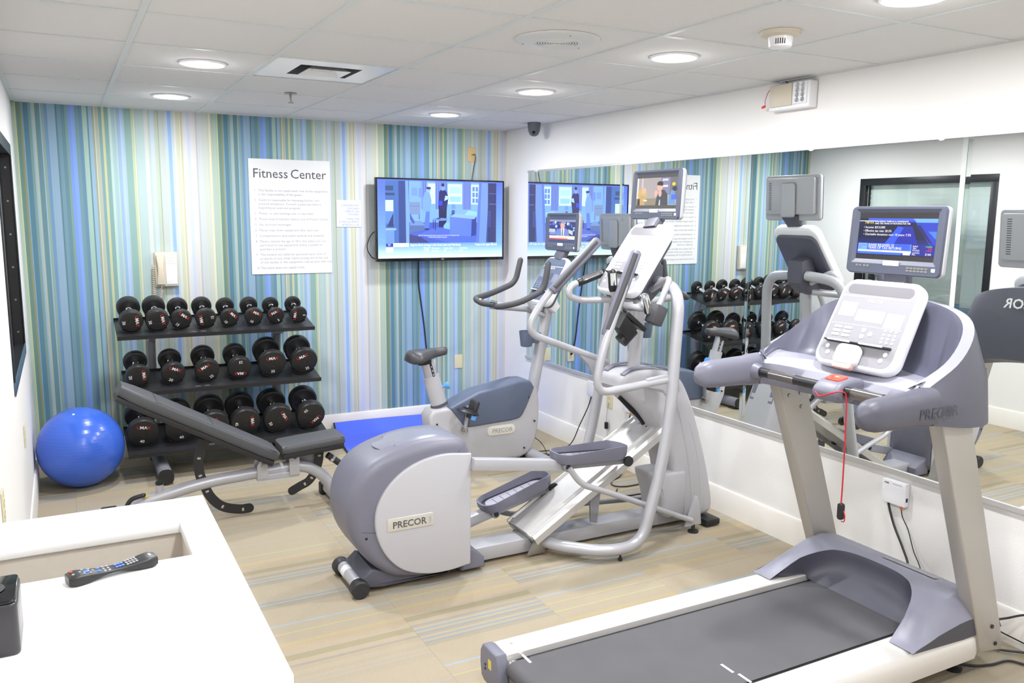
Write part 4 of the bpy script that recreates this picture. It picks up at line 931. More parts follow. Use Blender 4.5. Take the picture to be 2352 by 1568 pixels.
# ------------------------------------------------------------------ treadmill (user faces +x)
TC = -4.23
t = tm = thing('treadmill', 'grey treadmill with a black belt, side rails and a screen on top', 'treadmill', (-1.1, TC, 0))
for s, lb in ((1, 'far'), (-1, 'near')):
    y0, y1 = TC+s*0.265, TC+s*0.388
    pr = [(y0, 0.075), (y0, 0.199), (y0+s*0.004, 0.203), (y1-s*0.035, 0.203), (y1-s*0.012, 0.196), (y1, 0.175), (y1+s*0.002, 0.13), (y1-s*0.008, 0.085), (y1-s*0.03, 0.072)]
    obj('side_rail', MB().add(prism(pr, 'x', -2.062, -0.400, 0.002, 1)), ALU if False else mat('satin_rail', rgb(224, 222, 220), 0.3, metal=0.3), t)
    pr2 = [(y0-s*0.02, 0.068), (y0-s*0.02, 0.150), (y0, 0.200), (y0+s*0.004, 0.205), (y1-s*0.033, 0.206), (y1-s*0.010, 0.199), (y1+s*0.003, 0.176), (y1+s*0.005, 0.13), (y1-s*0.006, 0.08), (y1-s*0.03, 0.066)]
    ec = obj('rear_end_cap', MB().add(prism(pr2, 'x', -2.105, -2.058, 0.010, 3)), SLATE, t)
    obj('warning_sticker', MB().add(box((-2.1058, TC+s*0.31-0.012, 0.135), (-2.105, TC+s*0.31+0.012, 0.170))), YELLOW, ec)
    for z in (0.152, 0.168): obj('cap_screw', MB().add(cyl((-2.104, TC+s*0.345, z-0.03), (-2.107, TC+s*0.345, z-0.03), 0.005, 8)), BLACKP, ec)
    obj('rail_screw', MB().add(cyl((-2.01, TC+s*0.325, 0.2025), (-2.01, TC+s*0.325, 0.2045), 0.005, 10)), STEEL, t)
    obj('deck_edge', MB().add(box((-2.04, min(TC+s*0.238, TC+s*0.2648), 0.150), (-0.56, max(TC+s*0.238, TC+s*0.2648), 0.176))), BLACKP, t)
    obj('levelling_foot', MB().add(lathe([(0.030, 0.0), (0.032, 0.012), (0.012, 0.02), (0.012, 0.075)], (-1.98, TC+s*0.30, 0), n=16)), RUBBER, t)
    obj('front_foot', MB().add(lathe([(0.030, 0.0), (0.032, 0.012), (0.012, 0.02), (0.012, 0.075)], (-0.40, TC+s*0.30, 0), n=16)), RUBBER, t)
bp_path = [(-0.45, 0.188), (-2.045, 0.188)]+[(-2.045-0.032*math.sin(math.radians(a)), 0.156+0.032*math.cos(math.radians(a))) for a in range(15, 181, 15)]+[(-0.45, 0.124), (-0.45, 0.127)]+[(-2.045-0.029*math.sin(math.radians(a)), 0.156+0.029*math.cos(math.radians(a))) for a in range(180, -1, -15)]+[(-0.45, 0.185)]
obj('running_belt', MB().add(prism(bp_path, 'y', TC-0.236, TC+0.236)), BELT, t)
obj('rear_roller', MB().add(cyl((-2.045, TC-0.262, 0.156), (-2.045, TC+0.262, 0.156), 0.0285, 20)), STEEL, t)
obj('deck_board', MB().add(box((-1.98, TC-0.248, 0.142), (-0.5, TC+0.248, 0.184))), BLACKP, t)
obj('underframe', MB().add(box((-1.9, TC-0.24, 0.078), (-0.3, TC-0.19, 0.12))).add(box((-1.9, TC+0.19, 0.078), (-0.3, TC+0.24, 0.12))).add(box((-1.2, TC-0.19, 0.078), (-1.12, TC+0.19, 0.12))), BLACKP, t)
for (xa, ya) in ((-1.415, TC-0.14), (-1.405, TC-0.215), (-2.0, TC+0.232)):
    obj('lane_mark', MB().add(box((xa-0.005, ya-0.03, 0.1881), (xa+0.005, ya+0.03, 0.1886)), Matrix.Translation((xa, ya, 0)) @ Matrix.Rotation(0.0, 4, 'Z') @ Matrix.Translation((-xa, -ya, 0))), INKW, t)
# motor hood
def zh(x):
    K = [(-0.79, 0.204), (-0.75, 0.222), (-0.66, 0.285), (-0.54, 0.335), (-0.46, 0.348), (-0.38, 0.335), (-0.31, 0.29), (-0.27, 0.20), (-0.265, 0.08)]
    for (a, za), (b_, zb) in zip(K, K[1:]):
        if x <= b_: s = (x-a)/(b_-a); return za+(zb-za)*s
    return K[-1][1]
def xo(yr):
    a = min(abs(yr)/0.285, 1.0)
    return -0.775+0.275*(1-a**3.2)**0.55 if a < 1 else -0.785
NU, NV = 48, 26; vs = []; fs = []
for i in range(NU+1):
    yr = -0.392+0.784*i/NU; e = max(0.0, (abs(yr)-0.31)/0.082); fall = 1-0.62*e*e
    for j in range(NV+1):
        x = xo(yr)+(-0.265-xo(yr))*(j/NV); z = zh(x); vs.append((x, TC+yr, 0.204+(z-0.204)*fall if z > 0.204 else z))
for i in range(NU):
    for j in range(NV):
        a = i*(NV+1)+j; fs.append((a, a+1, a+NV+2, a+NV+1))
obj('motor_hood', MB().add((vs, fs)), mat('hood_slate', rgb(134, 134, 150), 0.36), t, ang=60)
vs = []; fs = []; NW = 14
for i in range(NU+1):
    yr = -0.284+0.568*i/NU; x0 = xo(yr); z0 = zh(x0); xb = -0.60
    for j in range(NW+1):
        s = j/NW; x = x0+(xb-x0)*(s**0.8)+0.05*math.sin(math.pi*s)*(1-(abs(yr)/0.285)**4); vs.append((x, TC+yr, z0+(0.189-z0)*s-0.004*math.sin(math.pi*s)))
for i in range(NU):
    for j in range(NW):
        a = i*(NW+1)+j; fs.append((a, a+1, a+NW+2, a+NW+1))
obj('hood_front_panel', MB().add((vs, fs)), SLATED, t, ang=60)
for s in (1, -1):
    pr = [(-0.785, 0.203)]+[(x/100, 0.204+(zh(x/100)-0.204)*0.40) for x in range(-77, -27, 6)]+[(-0.27, 0.19), (-0.5, 0.19)]
    obj('side_skirt', MB().add(prism(pr, 'y', TC+s*0.389, TC+s*0.392)), mat('skirt_charcoal', rgb(70, 70, 80), 0.5), t)
obj('hood_label', MB().add(([(-0.445, TC+0.02, 0.3485), (-0.415, TC+0.02, 0.3445), (-0.415, TC-0.22, 0.3445), (-0.445, TC-0.22, 0.3485)], [(0, 1, 2, 3)])), PANELG, t)
# uprights
for s in (1, -1):
    y0, y1 = TC+s*0.300, TC+s*0.362
    pr = [(-0.408, 0.120), (-0.268, 0.098), (-0.272, 0.15), (-0.592, 1.06), (-0.750, 1.06), (-0.425, 0.19)]
    if s < 0: y0, y1 = TC-0.400, TC-0.340
    else: y0, y1 = TC+0.345, TC+0.405
    up_ = obj('upright', MB().add(prism(pr, 'y', min(y0, y1), max(y0, y1), 0.006, 3)), CHAMP, t)
    yo = TC-0.4005 if s < 0 else TC+0.3445
    for bx_, bz_ in (((-0.345, 0.21), (-0.315, 0.135)) if s < 0 else ((-0.68, 0.985), (-0.615, 0.99), (-0.605, 0.93))):
        obj('bolt', MB().add(cyl((bx_, yo, bz_), (bx_, yo-0.004, bz_), 0.008, 12)), STEEL if s > 0 else BLACKP, up_)
# console body: closed loft that follows a U-shaped rim
KEY = [(0.0, (-0.455, 0.00, 1.425)), (0.35, (-0.462, 0.16, 1.415)), (0.58, (-0.490, 0.29, 1.382)), (0.72, (-0.545, 0.355, 1.325)), (0.86, (-0.665, 0.390, 1.240)), (1.0, (-0.830, 0.395, 1.165))]
BOT = [(0.0, (-0.42, 0.00, 1.10)), (0.35, (-0.425, 0.17, 1.09)), (0.58, (-0.445, 0.31, 1.05)), (0.72, (-0.48, 0.395, 1.015)), (0.86, (-0.62, 0.425, 1.015)), (1.0, (-0.83, 0.425, 1.045))]
LIP = [(0.0, (-0.735, 0.0, 1.130)), (0.35, (-0.740, 0.12, 1.130)), (0.58, (-0.755, 0.21, 1.132)), (0.72, (-0.775, 0.265, 1.136)), (0.86, (-0.805, 0.315, 1.140)), (1.0, (-0.835, 0.352, 1.142))]
def interp(K, t_):
    s = 1 if t_ >= 0 else -1; a = abs(t_)
    pts = [Vector(p) for _, p in K]; ks = [k for k, _ in K]
    for i in range(len(ks)-1):
        if a <= ks[i+1]+1e-9:
            u = (a-ks[i])/(ks[i+1]-ks[i])
            p0 = pts[i-1] if i > 0 else Vector((pts[1].x, -pts[1].y, pts[1].z)); p3 = pts[i+2] if i+2 < len(pts) else pts[i+1]*2-pts[i]
            p = 0.5*((2*pts[i])+(pts[i+1]-p0)*u+(2*p0-5*pts[i]+4*pts[i+1]-p3)*u*u+(3*pts[i]-p0-3*pts[i+1]+p3)*u**3)
            return Vector((p.x, p.y*s, p.z))
NT = 64; rings = []
for i in range(NT+1):
    th_ = -1+2*i/NT; r_, b_, l_ = interp(KEY, th_), interp(BOT, th_), interp(LIP, th_)
    inn = (l_-r_); inn.z = 0; d_ = inn.normalized(); L_ = inn.length
    a = abs(th_); pk = max(0.0, 1-abs(a-0.52)/0.34)**0.5                                # pocket depth
    out_mid = (r_+b_)/2-d_*0.025
    rim_in = r_+d_*0.045+Vector((0, 0, 0.004))
    rim_in2 = r_+d_*0.054-Vector((0, 0, 0.014+0.02*pk))
    pm = r_+d_*(0.07+0.02*pk)-Vector((0, 0, (r_.z-l_.z)*(0.45+0.40*pk)))
    pb = r_*0.55+l_*0.45; pb.z = l_.z+0.022+0.022*(1-pk)
    tray = r_*0.18+l_*0.82; tray.z = l_.z+0.016+0.012*pk
    q_ = 1-0.8*a**3; lipf = l_+Vector((-0.004, 0, -0.006)); lip2 = l_+Vector((-0.045*q_, 0, -0.042)); lipb = l_+Vector((-0.038*q_, 0, -0.092))
    ring = [b_, out_mid, r_-d_*0.010-Vector((0, 0, 0.02)), r_, rim_in, rim_in2, pm, pb, tray, lipf, lip2, lipb]
    rings.append([(p.x, TC+p.y, p.z) for p in ring])
n = 12
segs = {'console_shell': ((0, 1, 2, 11), SLATED), 'console_rim': ((3, 8), LSLATE), 'console_pocket': ((4, 5, 6), SLATEB if False else mat('pocket_slate', rgb(98, 99, 116), 0.35)), 'console_tray': ((7,), LSLATE), 'console_lip': ((9, 10), SLATE)}
allv = [p for r_ in rings for p in r_]
for nm, (js, m_) in segs.items():
    fs = []
    for i in range(NT):
        for j in js: fs.append((i*n+j, i*n+(j+1) % n, (i+1)*n+(j+1) % n, (i+1)*n+j))
    used = sorted({k for f in fs for k in f}); rm = {k: q for q, k in enumerate(used)}
    obj(nm, MB().add(([allv[k] for k in used], [tuple(rm[k] for k in f) for f in fs])), m_, t, ang=50)
# side arms
for s in (1, -1):
    yc = TC+s*0.392; rings = []
    for k in range(17):
        u = k/16; x = -1.158+u*0.345
        q = math.sqrt(max(0, 1-max(0, 1-u/0.22)**2)) if u < 0.22 else 1.0
        q = max(q, 0.05)
        zc = 1.100+0.004*u; hh = (0.052+0.010*u)*q; hw = (0.043+0.004*u)*q
        if u > 0.8: hh += 0.004
        rings.append([(x, yc+a, zc+b_) for a, b_ in [(hw*1.0*math.copysign(abs(math.cos(g))**0.75, math.cos(g)), hh*math.copysign(abs(math.sin(g))**0.75, math.sin(g))) for g in [2*math.pi*q_/24 for q_ in range(24)]]])
    ar = obj('hand_rest', MB().add(loft(rings)), SLATED if s < 0 else SLATE, t, ang=50)
    if s < 0:
        obj('embossed_name', MB().add(text(frame((-0.80, yc-0.0475, 1.095), (1, 0, 0), (0, 0, 1)), 'PRECOR', 0.052, -0.12, -0.02, 0.0, 'LEFT', 0.01)), EMBOSS, ar)
    obj('bar_socket', MB().add(lathe([(0.034, 0), (0.030, 0.02), (0.024, 0.04)], (-0.875, TC+s*0.355, 1.105), (0, -s, 0), 20)), SLATE, t)
# pulse bar and stop pod
obj('cross_bar', MB().add(cyl((-0.875, TC+0.335, 1.105), (-0.875, TC-0.335, 1.105), 0.0185, 20)), BLACKP, t)
for a, b_ in ((0.265, 0.135), (-0.135, -0.265)): obj('pulse_grip', MB().add(cyl((-0.875, TC+a, 1.105), (-0.875, TC+b_, 1.105), 0.0205, 20)), mat('pulse_metal', rgb(120, 116, 116), 0.2, metal=0.7), t)
pod = spl0([(-0.930, 1.085), (-0.925, 1.110), (-0.885, 1.138), (-0.81, 1.146), (-0.77, 1.130), (-0.785, 1.085), (-0.83, 1.060), (-0.905, 1.062)])
obj('stop_pod', MB().add(prism(pod, 'y', TC-0.105, TC+0.010, 0.018, 4)), SLATE, t, ang=50)
mstop = frame((-0.862, TC-0.047, 1.1435), (0, -1, 0), (1, 0, 0.2))
obj('stop_button', MB().add(plate(mstop, 0.072, 0.052, -0.004, 0.004, 0.012, 0.003)), REDP, t)
obj('stop_mark', MB().add(plate(mstop, 0.018, 0.005, 0.004, 0.0046, 0.002, cy=0.004)), INKW, t)
obj('safety_cord', MB().add(tube(catmull([(-0.925, TC-0.005, 1.095), (-0.945, TC-0.05, 1.085), (-0.945, TC-0.10, 1.105), (-0.92, TC-0.128, 1.112), (-0.905, TC-0.132, 1.09), (-0.90, TC-0.134, 1.0), (-0.90, TC-0.138, 0.80), (-0.90, TC-0.138, 0.690)], 10), 0.0028, 8)), REDC, t)
obj('safety_clip', MB().add(plate(frame((-0.90, TC-0.139, 0.668), (0, -1, 0), (0, 0, 1)), 0.024, 0.062, -0.008, 0.008, 0.010, 0.003)), BLACKP, t)
obj('clip_loop', MB().add(tube(catmull([(-0.90, TC-0.144, 0.682), (-0.90, TC-0.157, 0.66), (-0.90, TC-0.156, 0.635), (-0.90, TC-0.144, 0.632)]), 0.002, 6)), REDC, t)
fr_, h_ = console_plate(t, (-0.745, TC, 1.165), (-0.575, TC, 1.492), 0.365)
console_keys(t, fr_, 0.365, h_, mat('key_pale', rgb(226, 226, 230), 0.35))
obj('white_pad', MB().add(plate(fr_, 0.105, 0.085, 0.0, 0.040, 0.025, 0.014, cx=-0.01, cy=-h_*0.385)), WHITEP, t)
obj('pad_base', MB().add(plate(fr_, 0.085, 0.03, 0.012, 0.036, 0.01, 0.004, cx=-0.01, cy=-h_*0.385-0.043)), mat('coral_tint', rgb(232, 176, 166), 0.35), t)
# screen content
A = []; S = lambda *p: A.append(p)
S(rc(0, 0, 1, 1), (52, 48, 50)); S(rc(0, .10, 1, .88), (18, 20, 60))
A += hgrad(0, .12, 1, .45, (44, 56, 190), (20, 24, 90), 8); A += hgrad(.12, .80, .75, .88, (40, 60, 230), (74, 110, 250), 4)
S([(.35, .30), (.52, .30), (.60, .70), (.52, .72)], (56, 90, 230)); S([(.48, .30), (.80, .30), (.70, .72), (.60, .72)], (30, 40, 170)); S([(.70, .88), (1, .88), (1, .34), (.95, .30)], (40, 64, 200)); S([(.70, .88), (1, .88), (1, .80), (.745, .80)], (120, 180, 250)); S([(.90, .62), (1, .62), (1, .46)], (70, 130, 250)); S([(.74, .74), (.92, .40), (.98, .34), (.80, .74)], (24, 30, 110))
S([(0, .815), (.22, .815), (.22, .83), (0, .83)], (220, 236, 255)); S(rc(.02, .15, .76, .345), (86, 140, 245)); S(rc(.02, .21, .14, .345), (126, 176, 250)); S(rc(.15, .215, .70, .34), (64, 100, 235)); S(rc(.02, .165, .76, .205), (236, 240, 252)); S(rc(.62, .12, .71, .20), (244, 246, 255)); S(rc(.72, .12, 1, .345), (26, 34, 150)); S(rc(.02, .115, .60, .165), (70, 116, 235))
fs_, sw_, sh_, scr = monitor(t, -0.525, TC+0.015, 1.642, A, 4, (-0.50, TC, 1.47))
def st(s, size, x, y, mm=SCRW, **k): stext(fs_, sw_, sh_, s, size, x, y, scr, mm, z=0.0012, **k)
st('TIM KA', 0.0135, .075, .765, SCRY, bold=0.012); st('DELIVERING THEM AS A CANDIDATE', 0.0085, .215, .80, bold=0.01, xs=1.05); st('AND TEN YEARS OF RETURNS FOR TIM', 0.0085, .215, .755, bold=0.01, xs=1.05)
st('• Income: $313,000', 0.0125, .07, .665); st('• Effective tax rate: 20.3%', 0.0125, .07, .59); st('• Charitable donations over 10 years: 7.5%', 0.0125, .07, .515)
st('KAINE RELEASES 10', 0.0135, .16, .285, bold=0.005); st('YEARS OF TAX RETURNS', 0.0135, .16, .228, bold=0.005)
st('CLOSING', 0.008, .032, .285, SCRB, bold=0.01); st('BELL', 0.008, .032, .235, SCRB, bold=0.01)
st('EURO', 0.0085, .735, .295); st('YEN', 0.0085, .735, .252); st('POUND', 0.0085, .735, .21); st('+0.0034', 0.0085, .97, .295, SCRGN, align='RIGHT', bold=0.01); st('-0.70', 0.0085, .97, .252, SCRR, align='RIGHT', bold=0.01); st('-0.0032', 0.0085, .97, .21, SCRR, align='RIGHT', bold=0.01)
st('CLOSING', 0.0075, .735, .165); st('BELL', 0.0075, .735, .13); st('21:04', 0.011, .965, .135, align='RIGHT', bold=0.01)
st('PROPOSED BANNING OF A TAX ON PROFITS', 0.0055, .03, .175, SCRB)
mr_ = frame((-0.416, TC, 1.345), (0, 1, 0), (0, 0, 1)); mr2 = frame((-0.431, TC, 1.345), (0, 1, 0), (-0.1, 0, 1))
obj('rear_name', MB().add(text(frame((-0.396, TC, 1.335), (0, 1, 0), (-0.16, 0, 1)), 'PRECOR', 0.062, 0, 0, 0, 'CENTER', 0.015)), INKW, t)

# ------------------------------------------------------------------ elliptical trainer (user faces +x)
EC = -2.755
t = el = thing('elliptical_trainer', 'silver and grey elliptical cross trainer with two pedals, moving handlebars and a screen', 'elliptical trainer', (-1.25, EC, 0))
def spl(pts, n=6): return [(p.x, p.y) for p in catmull([(a, b_, 0) for a, b_ in pts], n)]
back = spl([(-1.97, 0.045), (-2.10, 0.075), (-2.21, 0.165), (-2.285, 0.29), (-2.305, 0.41), (-2.280, 0.52), (-2.215, 0.605), (-2.12, 0.655), (-1.98, 0.690), (-1.84, 0.698), (-1.738, 0.680), (-1.704, 0.625)])
outl = back+[(-1.700, 0.50), (-1.705, 0.085), (-1.74, 0.045)]
obj('rear_housing', MB().add(prism(outl, 'y', EC-0.168, EC+0.168, 0.050, 5)), SLATE, t, ang=50)
capo = spl([(-2.13, 0.655), (-1.98, 0.6935), (-1.84, 0.6985), (-1.76, 0.674)], 6)
rings = []
for k in range(13):
    yr = -0.115+0.23*k/12; e = abs(yr)/0.115
    rings.append([(x+(0.05*e*e if x < -2.07 else 0), EC+yr, z-0.0015+0.004*(1-e**6)-(0.006*e**4 if e > 0.8 else 0)) for x, z in capo])
obj('top_cover', MB().add(loft(rings, cap=False, closed=False)), mat('pearl_grey_plastic', rgb(126, 128, 142), 0.3), t, ang=60)
dpan = spl([(-1.712, 0.618), (-1.86, 0.632), (-2.00, 0.602), (-2.11, 0.530), (-2.175, 0.430), (-2.185, 0.320), (-2.145, 0.205), (-2.065, 0.115), (-1.95, 0.070), (-1.83, 0.062), (-1.715, 0.075)], 5)
for s in (-1, 1):
    a, b_ = (EC-0.185, EC-0.160) if s < 0 else (EC+0.160, EC+0.185)
    pn = obj('side_panel', MB().add(prism(dpan, 'y', a, b_, 0.008, 3)), SHELL, t, ang=40)
    fy = EC+s*0.1865
    fl_ = frame((-2.02, fy, 0.335), (1, 0, 0) if s < 0 else (-1, 0, 0), (0, 0, 1))
    obj('badge', MB().add(plate(fl_, 0.225, 0.062, -0.004, 0.002, 0.008, 0.0015)), mat('badge_silver', rgb(206, 202, 194), 0.3, metal=0.3), pn)
    obj('badge_name', MB().add(text(fl_, 'PRECOR', 0.044, -0.088, -0.016, 0.0026, 'LEFT', 0.02)), mat('badge_letter', rgb(104, 104, 110), 0.3, metal=0.5), pn)
    obj('badge_name', MB().add(text(frame(fl_ @ Vector((0.092, -0.018, 0.0026)), fl_.col[1].xyz, -fl_.col[0].xyz), 'USA', 0.018, 0, -0.008, 0)), INKL, pn)
    for k, (zz, ln) in enumerate(((0.50, 0.30), (0.435, 0.36))): obj('panel_ridge', MB().add(tube(catmull([(-1.72, fy-s*0.0042, zz+0.03), (-1.88, fy-s*0.0042, zz+0.005), (-1.72-ln, fy-s*0.0046, zz-0.05)]), 0.003, 6)), SHELL, pn)
obj('housing_seam', MB().add(tube([Vector((-2.282, EC-0.13, 0.325)), Vector((-2.245, EC-0.167, 0.318)), Vector((-2.18, EC-0.1690, 0.305))], 0.002, 6)), SLATED, t)
obj('housing_screw', MB().add(cyl((-2.225, EC-0.1675, 0.285), (-2.225, EC-0.171, 0.285), 0.006, 8)), BLACKP, t)
# rear rollers and skirt
obj('roller_axle', MB().add(cyl((-2.252, EC-0.105, 0.052), (-2.252, EC+0.105, 0.052), 0.030, 20)), SILVER, t)
obj('axle_label', MB().add(lathe([(0.0305, -0.02), (0.0305, 0.03)], (-2.252, EC+0.03, 0.052), (0, 1, 0), 20)), PAPER, t)
for s in (-1, 1): obj('roller_wheel', MB().add(lathe([(0.0, 0), (0.03, 0), (0.038, 0.004), (0.042, 0.012), (0.042, 0.055), (0.036, 0.062), (0.0, 0.062)], (-2.252, EC+s*0.105, 0.0425), (0, s, 0), 24)), RUBBER, t)
obj('rear_skirt', MB().add(prism([(-2.25, 0.07), (-2.19, 0.12), (-1.98, 0.05), (-1.80, 0.042), (-1.80, 0.025), (-2.14, 0.02), (-2.2, 0.03)], 'y', EC-0.13, EC+0.13, 0.012)), SLATED, t)
obj('housing_foot', MB().add(prism([(-1.71, 0.14), (-1.66, 0.115), (-1.615, 0.07), (-1.615, 0.02), (-1.74, 0.02), (-1.74, 0.14)], 'y', EC-0.135, EC+0.135, 0.014)), SLATE, t)
# base beam and ramp
obj('base_beam', MB().add(sweep([(-1.64, EC, 0.055), (-0.25, EC, 0.055)], rrect(0.13, 0.072, 0.006, 2))), SILVER, t)
rl, ru = Vector((-1.345, EC, 0.115)), Vector((-0.535, EC, 0.600)); rdir = (ru-rl).normalized()
fr_ = frame(rl, rdir, (0, 1, 0)); RLn = (ru-rl).length      # local x along ramp, y across, z normal
sec = [(-0.150, -0.035), (-0.150, 0.0), (-0.138, 0.014), (-0.128, 0.014), (-0.122, 0.002), (-0.085, 0.002), (-0.078, 0.016), (0.078, 0.016), (0.085, 0.002), (0.122, 0.002), (0.128, 0.014), (0.138, 0.014), (0.150, 0.0), (0.150, -0.035), (0.135, -0.035), (0.135, -0.012), (-0.135, -0.012), (-0.135, -0.035)]
vs, fs = prism(sec, 'x', 0, RLn); obj('ramp', MB().add(([tuple(fr_ @ Vector(p)) for p in vs], fs)), ALU, t)
for bx_, by_ in ((RLn-0.05, 0.03), (RLn-0.05, -0.045), (RLn-0.12, 0.03), (0.02, 0.1)): obj('ramp_screw', MB().add(lathe([(0.009, 0), (0.008, 0.003), (0.0, 0.004)], fr_ @ Vector((bx_, by_, 0.016)), fr_.col[2].xyz, 12)), CHROME, t)
obj('ramp_end', MB().add(plate(frame(rl-rdir*0.001, (0, 1, 0), fr_.col[2].xyz), 0.26, 0.03, -0.004, 0.004, 0.004, cy=-0.018)), STEEL, t)
for s in (-1, 1): obj('ramp_hinge', MB().add(prism([(-1.36, 0.02), (-1.26, 0.02), (-1.25, 0.10), (-1.30, 0.12)], 'y', EC+s*0.105-0.008, EC+s*0.105+0.008, 0.002)), STEEL, t)
for s in (-1, 1):
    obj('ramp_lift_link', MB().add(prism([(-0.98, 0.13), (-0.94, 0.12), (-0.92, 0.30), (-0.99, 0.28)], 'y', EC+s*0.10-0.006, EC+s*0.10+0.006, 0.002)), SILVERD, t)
# front tower
tow = spl([(-0.815, 0.835), (-0.795, 0.885), (-0.72, 0.915), (-0.55, 0.912), (-0.43, 0.865), (-0.345, 0.74), (-0.27, 0.55), (-0.20, 0.33), (-0.155, 0.14), (-0.165, 0.065), (-0.22, 0.045)], 5)
tow += [(-0.40, 0.045)]+spl([(-0.42, 0.12), (-0.45, 0.35), (-0.52, 0.52), (-0.62, 0.66), (-0.74, 0.77)], 4)
obj('front_tower', MB().add(prism(tow, 'y', EC-0.115, EC+0.115, 0.030, 4)), SHELL, t, ang=50)
stripe = [(x+0.006, z+0.012) for x, z in spl([(-0.79, 0.892), (-0.72, 0.922), (-0.56, 0.918), (-0.44, 0.872), (-0.36, 0.75), (-0.31, 0.63)], 5)]
for s in (-1, 1): obj('tower_stripe', MB().add(sweep([(x, EC+s*0.075, z-0.006) for x, z in stripe], rrect(0.035, 0.006, 0.002, 2), (0, 0, 1))), SLATE, t)
obj('tower_slot', MB().add(sweep([Vector((x, EC, z)) for x, z in spl([(-0.742, 0.764), (-0.67, 0.695), (-0.60, 0.630), (-0.555, 0.565)], 4)], rrect(0.030, 0.012, 0.002, 2), (0, 1, 0))), BLACKP, t)
obj('lift_motor_cover', MB().add(prism(spl([(-0.36, 0.075), (-0.50, 0.085), (-0.535, 0.20), (-0.575, 0.315), (-0.54, 0.335), (-0.37, 0.330)], 4), 'y', EC-0.13, EC+0.08, 0.018)), SHELL, t, ang=50)
for s in (-1, 1):
    for rp_, r_ in (([(-0.46, 0.76), (-0.40, 0.60), (-0.345, 0.40), (-0.31, 0.20), (-0.30, 0.075)], 0.012), ([(-0.345, 0.60), (-0.285, 0.42), (-0.245, 0.22), (-0.235, 0.09)], 0.010)):
        obj('tower_rib', MB().add(tube([Vector((x, EC+s*0.108, z)) for x, z in spl(rp_, 5)], r_, 10, True)), SHELL, t)
obj('front_crossbar', MB().add(box((-0.26, EC-0.19, 0.008), (-0.16, EC+0.19, 0.045), 0.008)), BLACKP, t)
for s in (-1, 1):
    obj('link_bracket', MB().add(prism([(-0.42, 0.04), (-0.31, 0.04), (-0.32, 0.13), (-0.345, 0.205), (-0.36, 0.205)], 'y', EC+s*0.195-0.008, EC+s*0.195+0.008, 0.002)), SILVER, t)
    obj('bracket_foot', MB().add(lathe([(0.03, 0), (0.03, 0.008), (0.01, 0.012), (0.01, 0.045)], (-0.36, EC+s*0.195, 0), n=14)), RUBBER, t)
    obj('pivot_bolt', MB().add(cyl((-0.385, EC+s*0.186, 0.075), (-0.385, EC+s*0.210, 0.075), 0.011, 12)), STEEL, t)
# side frame tubes: from the base up and over to the console
for s in (-1, 1):
    y1 = EC+s*0.335
    path = [(-1.27, EC+s*0.07, 0.075), (-1.22, EC+s*0.16, 0.066), (-1.04, y1, 0.062), (-0.82, y1, 0.062), (-0.665, y1-s*0.005, 0.60), (-0.605, EC+s*0.30, 1.36), (-0.56, EC+s*0.06, 1.385)]
    obj('frame_tube', MB().add(tube(fillet(path, [0.05, 0.14, 0.16, 0.35, 0.14]), 0.030, 16)), SILVER, t)
    obj('tube_foot', MB().add(lathe([(0.011, 0.0), (0.012, 0.012), (0.006, 0.015), (0.006, 0.04)], (-0.95, y1, 0.0), n=10)), RUBBER, t)
obj('console_mast', MB().add(tube([(-0.66, EC, 0.86), (-0.62, EC, 1.36)], 0.035, 14)), SILVER, t)
# pedal assemblies: near one raised, far one low
def pedal(yc, c, pitch, arm0):
    m_ = Matrix.Translation((c[0], yc, c[1])) @ Matrix.Rotation(math.radians(-pitch), 4, 'Y')
    L, Wd, Hh = 0.430, 0.158, 0.066
    def outline(k, dz):
        out = []
        for x, y in rrect(L*k, Wd*k, 0.060*k, 6):
            out.append((x, y*(1.0 if x < 0 else 1-0.22*(x/(L/2))**2), dz(x)))
        return out
    rim = lambda x: Hh*(0.75+0.45*max(0, 1-abs(x-0.10)/0.22))*0.85
    R_ = [outline(0.93, lambda x: -0.008), outline(0.99, lambda x: 0.010), outline(1.0, lambda x: rim(x)), outline(0.955, lambda x: rim(x)+0.001), outline(0.90, lambda x: 0.016), outline(0.80, lambda x: 0.012)]
    n_ = len(R_[0])
    p_ = obj('foot_pedal', MB().add(loft(R_[:5], cap=False), m_).add((R_[0], [tuple(range(n_))]), m_), SLATEB if False else SLATE, t, ang=50)
    obj('foot_pad', MB().add((R_[5], [tuple(range(n_))]), m_), LSLATE, p_)
    for k in range(6): obj('pad_rib', MB().add(box((-0.12+0.045*k, -0.05, 0.0122), (-0.117+0.045*k, 0.05, 0.0136)), m_), SLATE, p_)
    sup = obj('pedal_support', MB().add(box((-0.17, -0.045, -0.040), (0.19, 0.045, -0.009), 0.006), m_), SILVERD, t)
    for sy_ in (-1, 1):
        obj('ramp_wheel', MB().add(lathe([(0.0, 0), (0.014, 0), (0.026, 0.003), (0.028, 0.008), (0.026, 0.02), (0.0, 0.02)], m_ @ Vector((0.205, sy_*0.045, -0.022)), (0, sy_, 0), 18)), RUBBER, t)
    q = m_ @ Vector((-0.155, 0, -0.026))
    obj('pedal_arm', MB().add(sweep([arm0, q], rrect(0.05, 0.055, 0.005, 2))), SILVER, t)
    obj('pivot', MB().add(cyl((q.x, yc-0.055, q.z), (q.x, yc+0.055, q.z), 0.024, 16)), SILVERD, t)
    obj('pivot_bolt', MB().add(cyl((q.x, yc-0.060, q.z), (q.x, yc-0.054, q.z), 0.014, 12)), BLACKP, t)
    return q
qn = pedal(EC-0.195, (-1.060, 0.518), -3.0, (-1.715, EC-0.195, 0.572))
qf = pedal(EC+0.155, (-1.290, 0.245), 14.0, (-1.72, EC+0.155, 0.110))
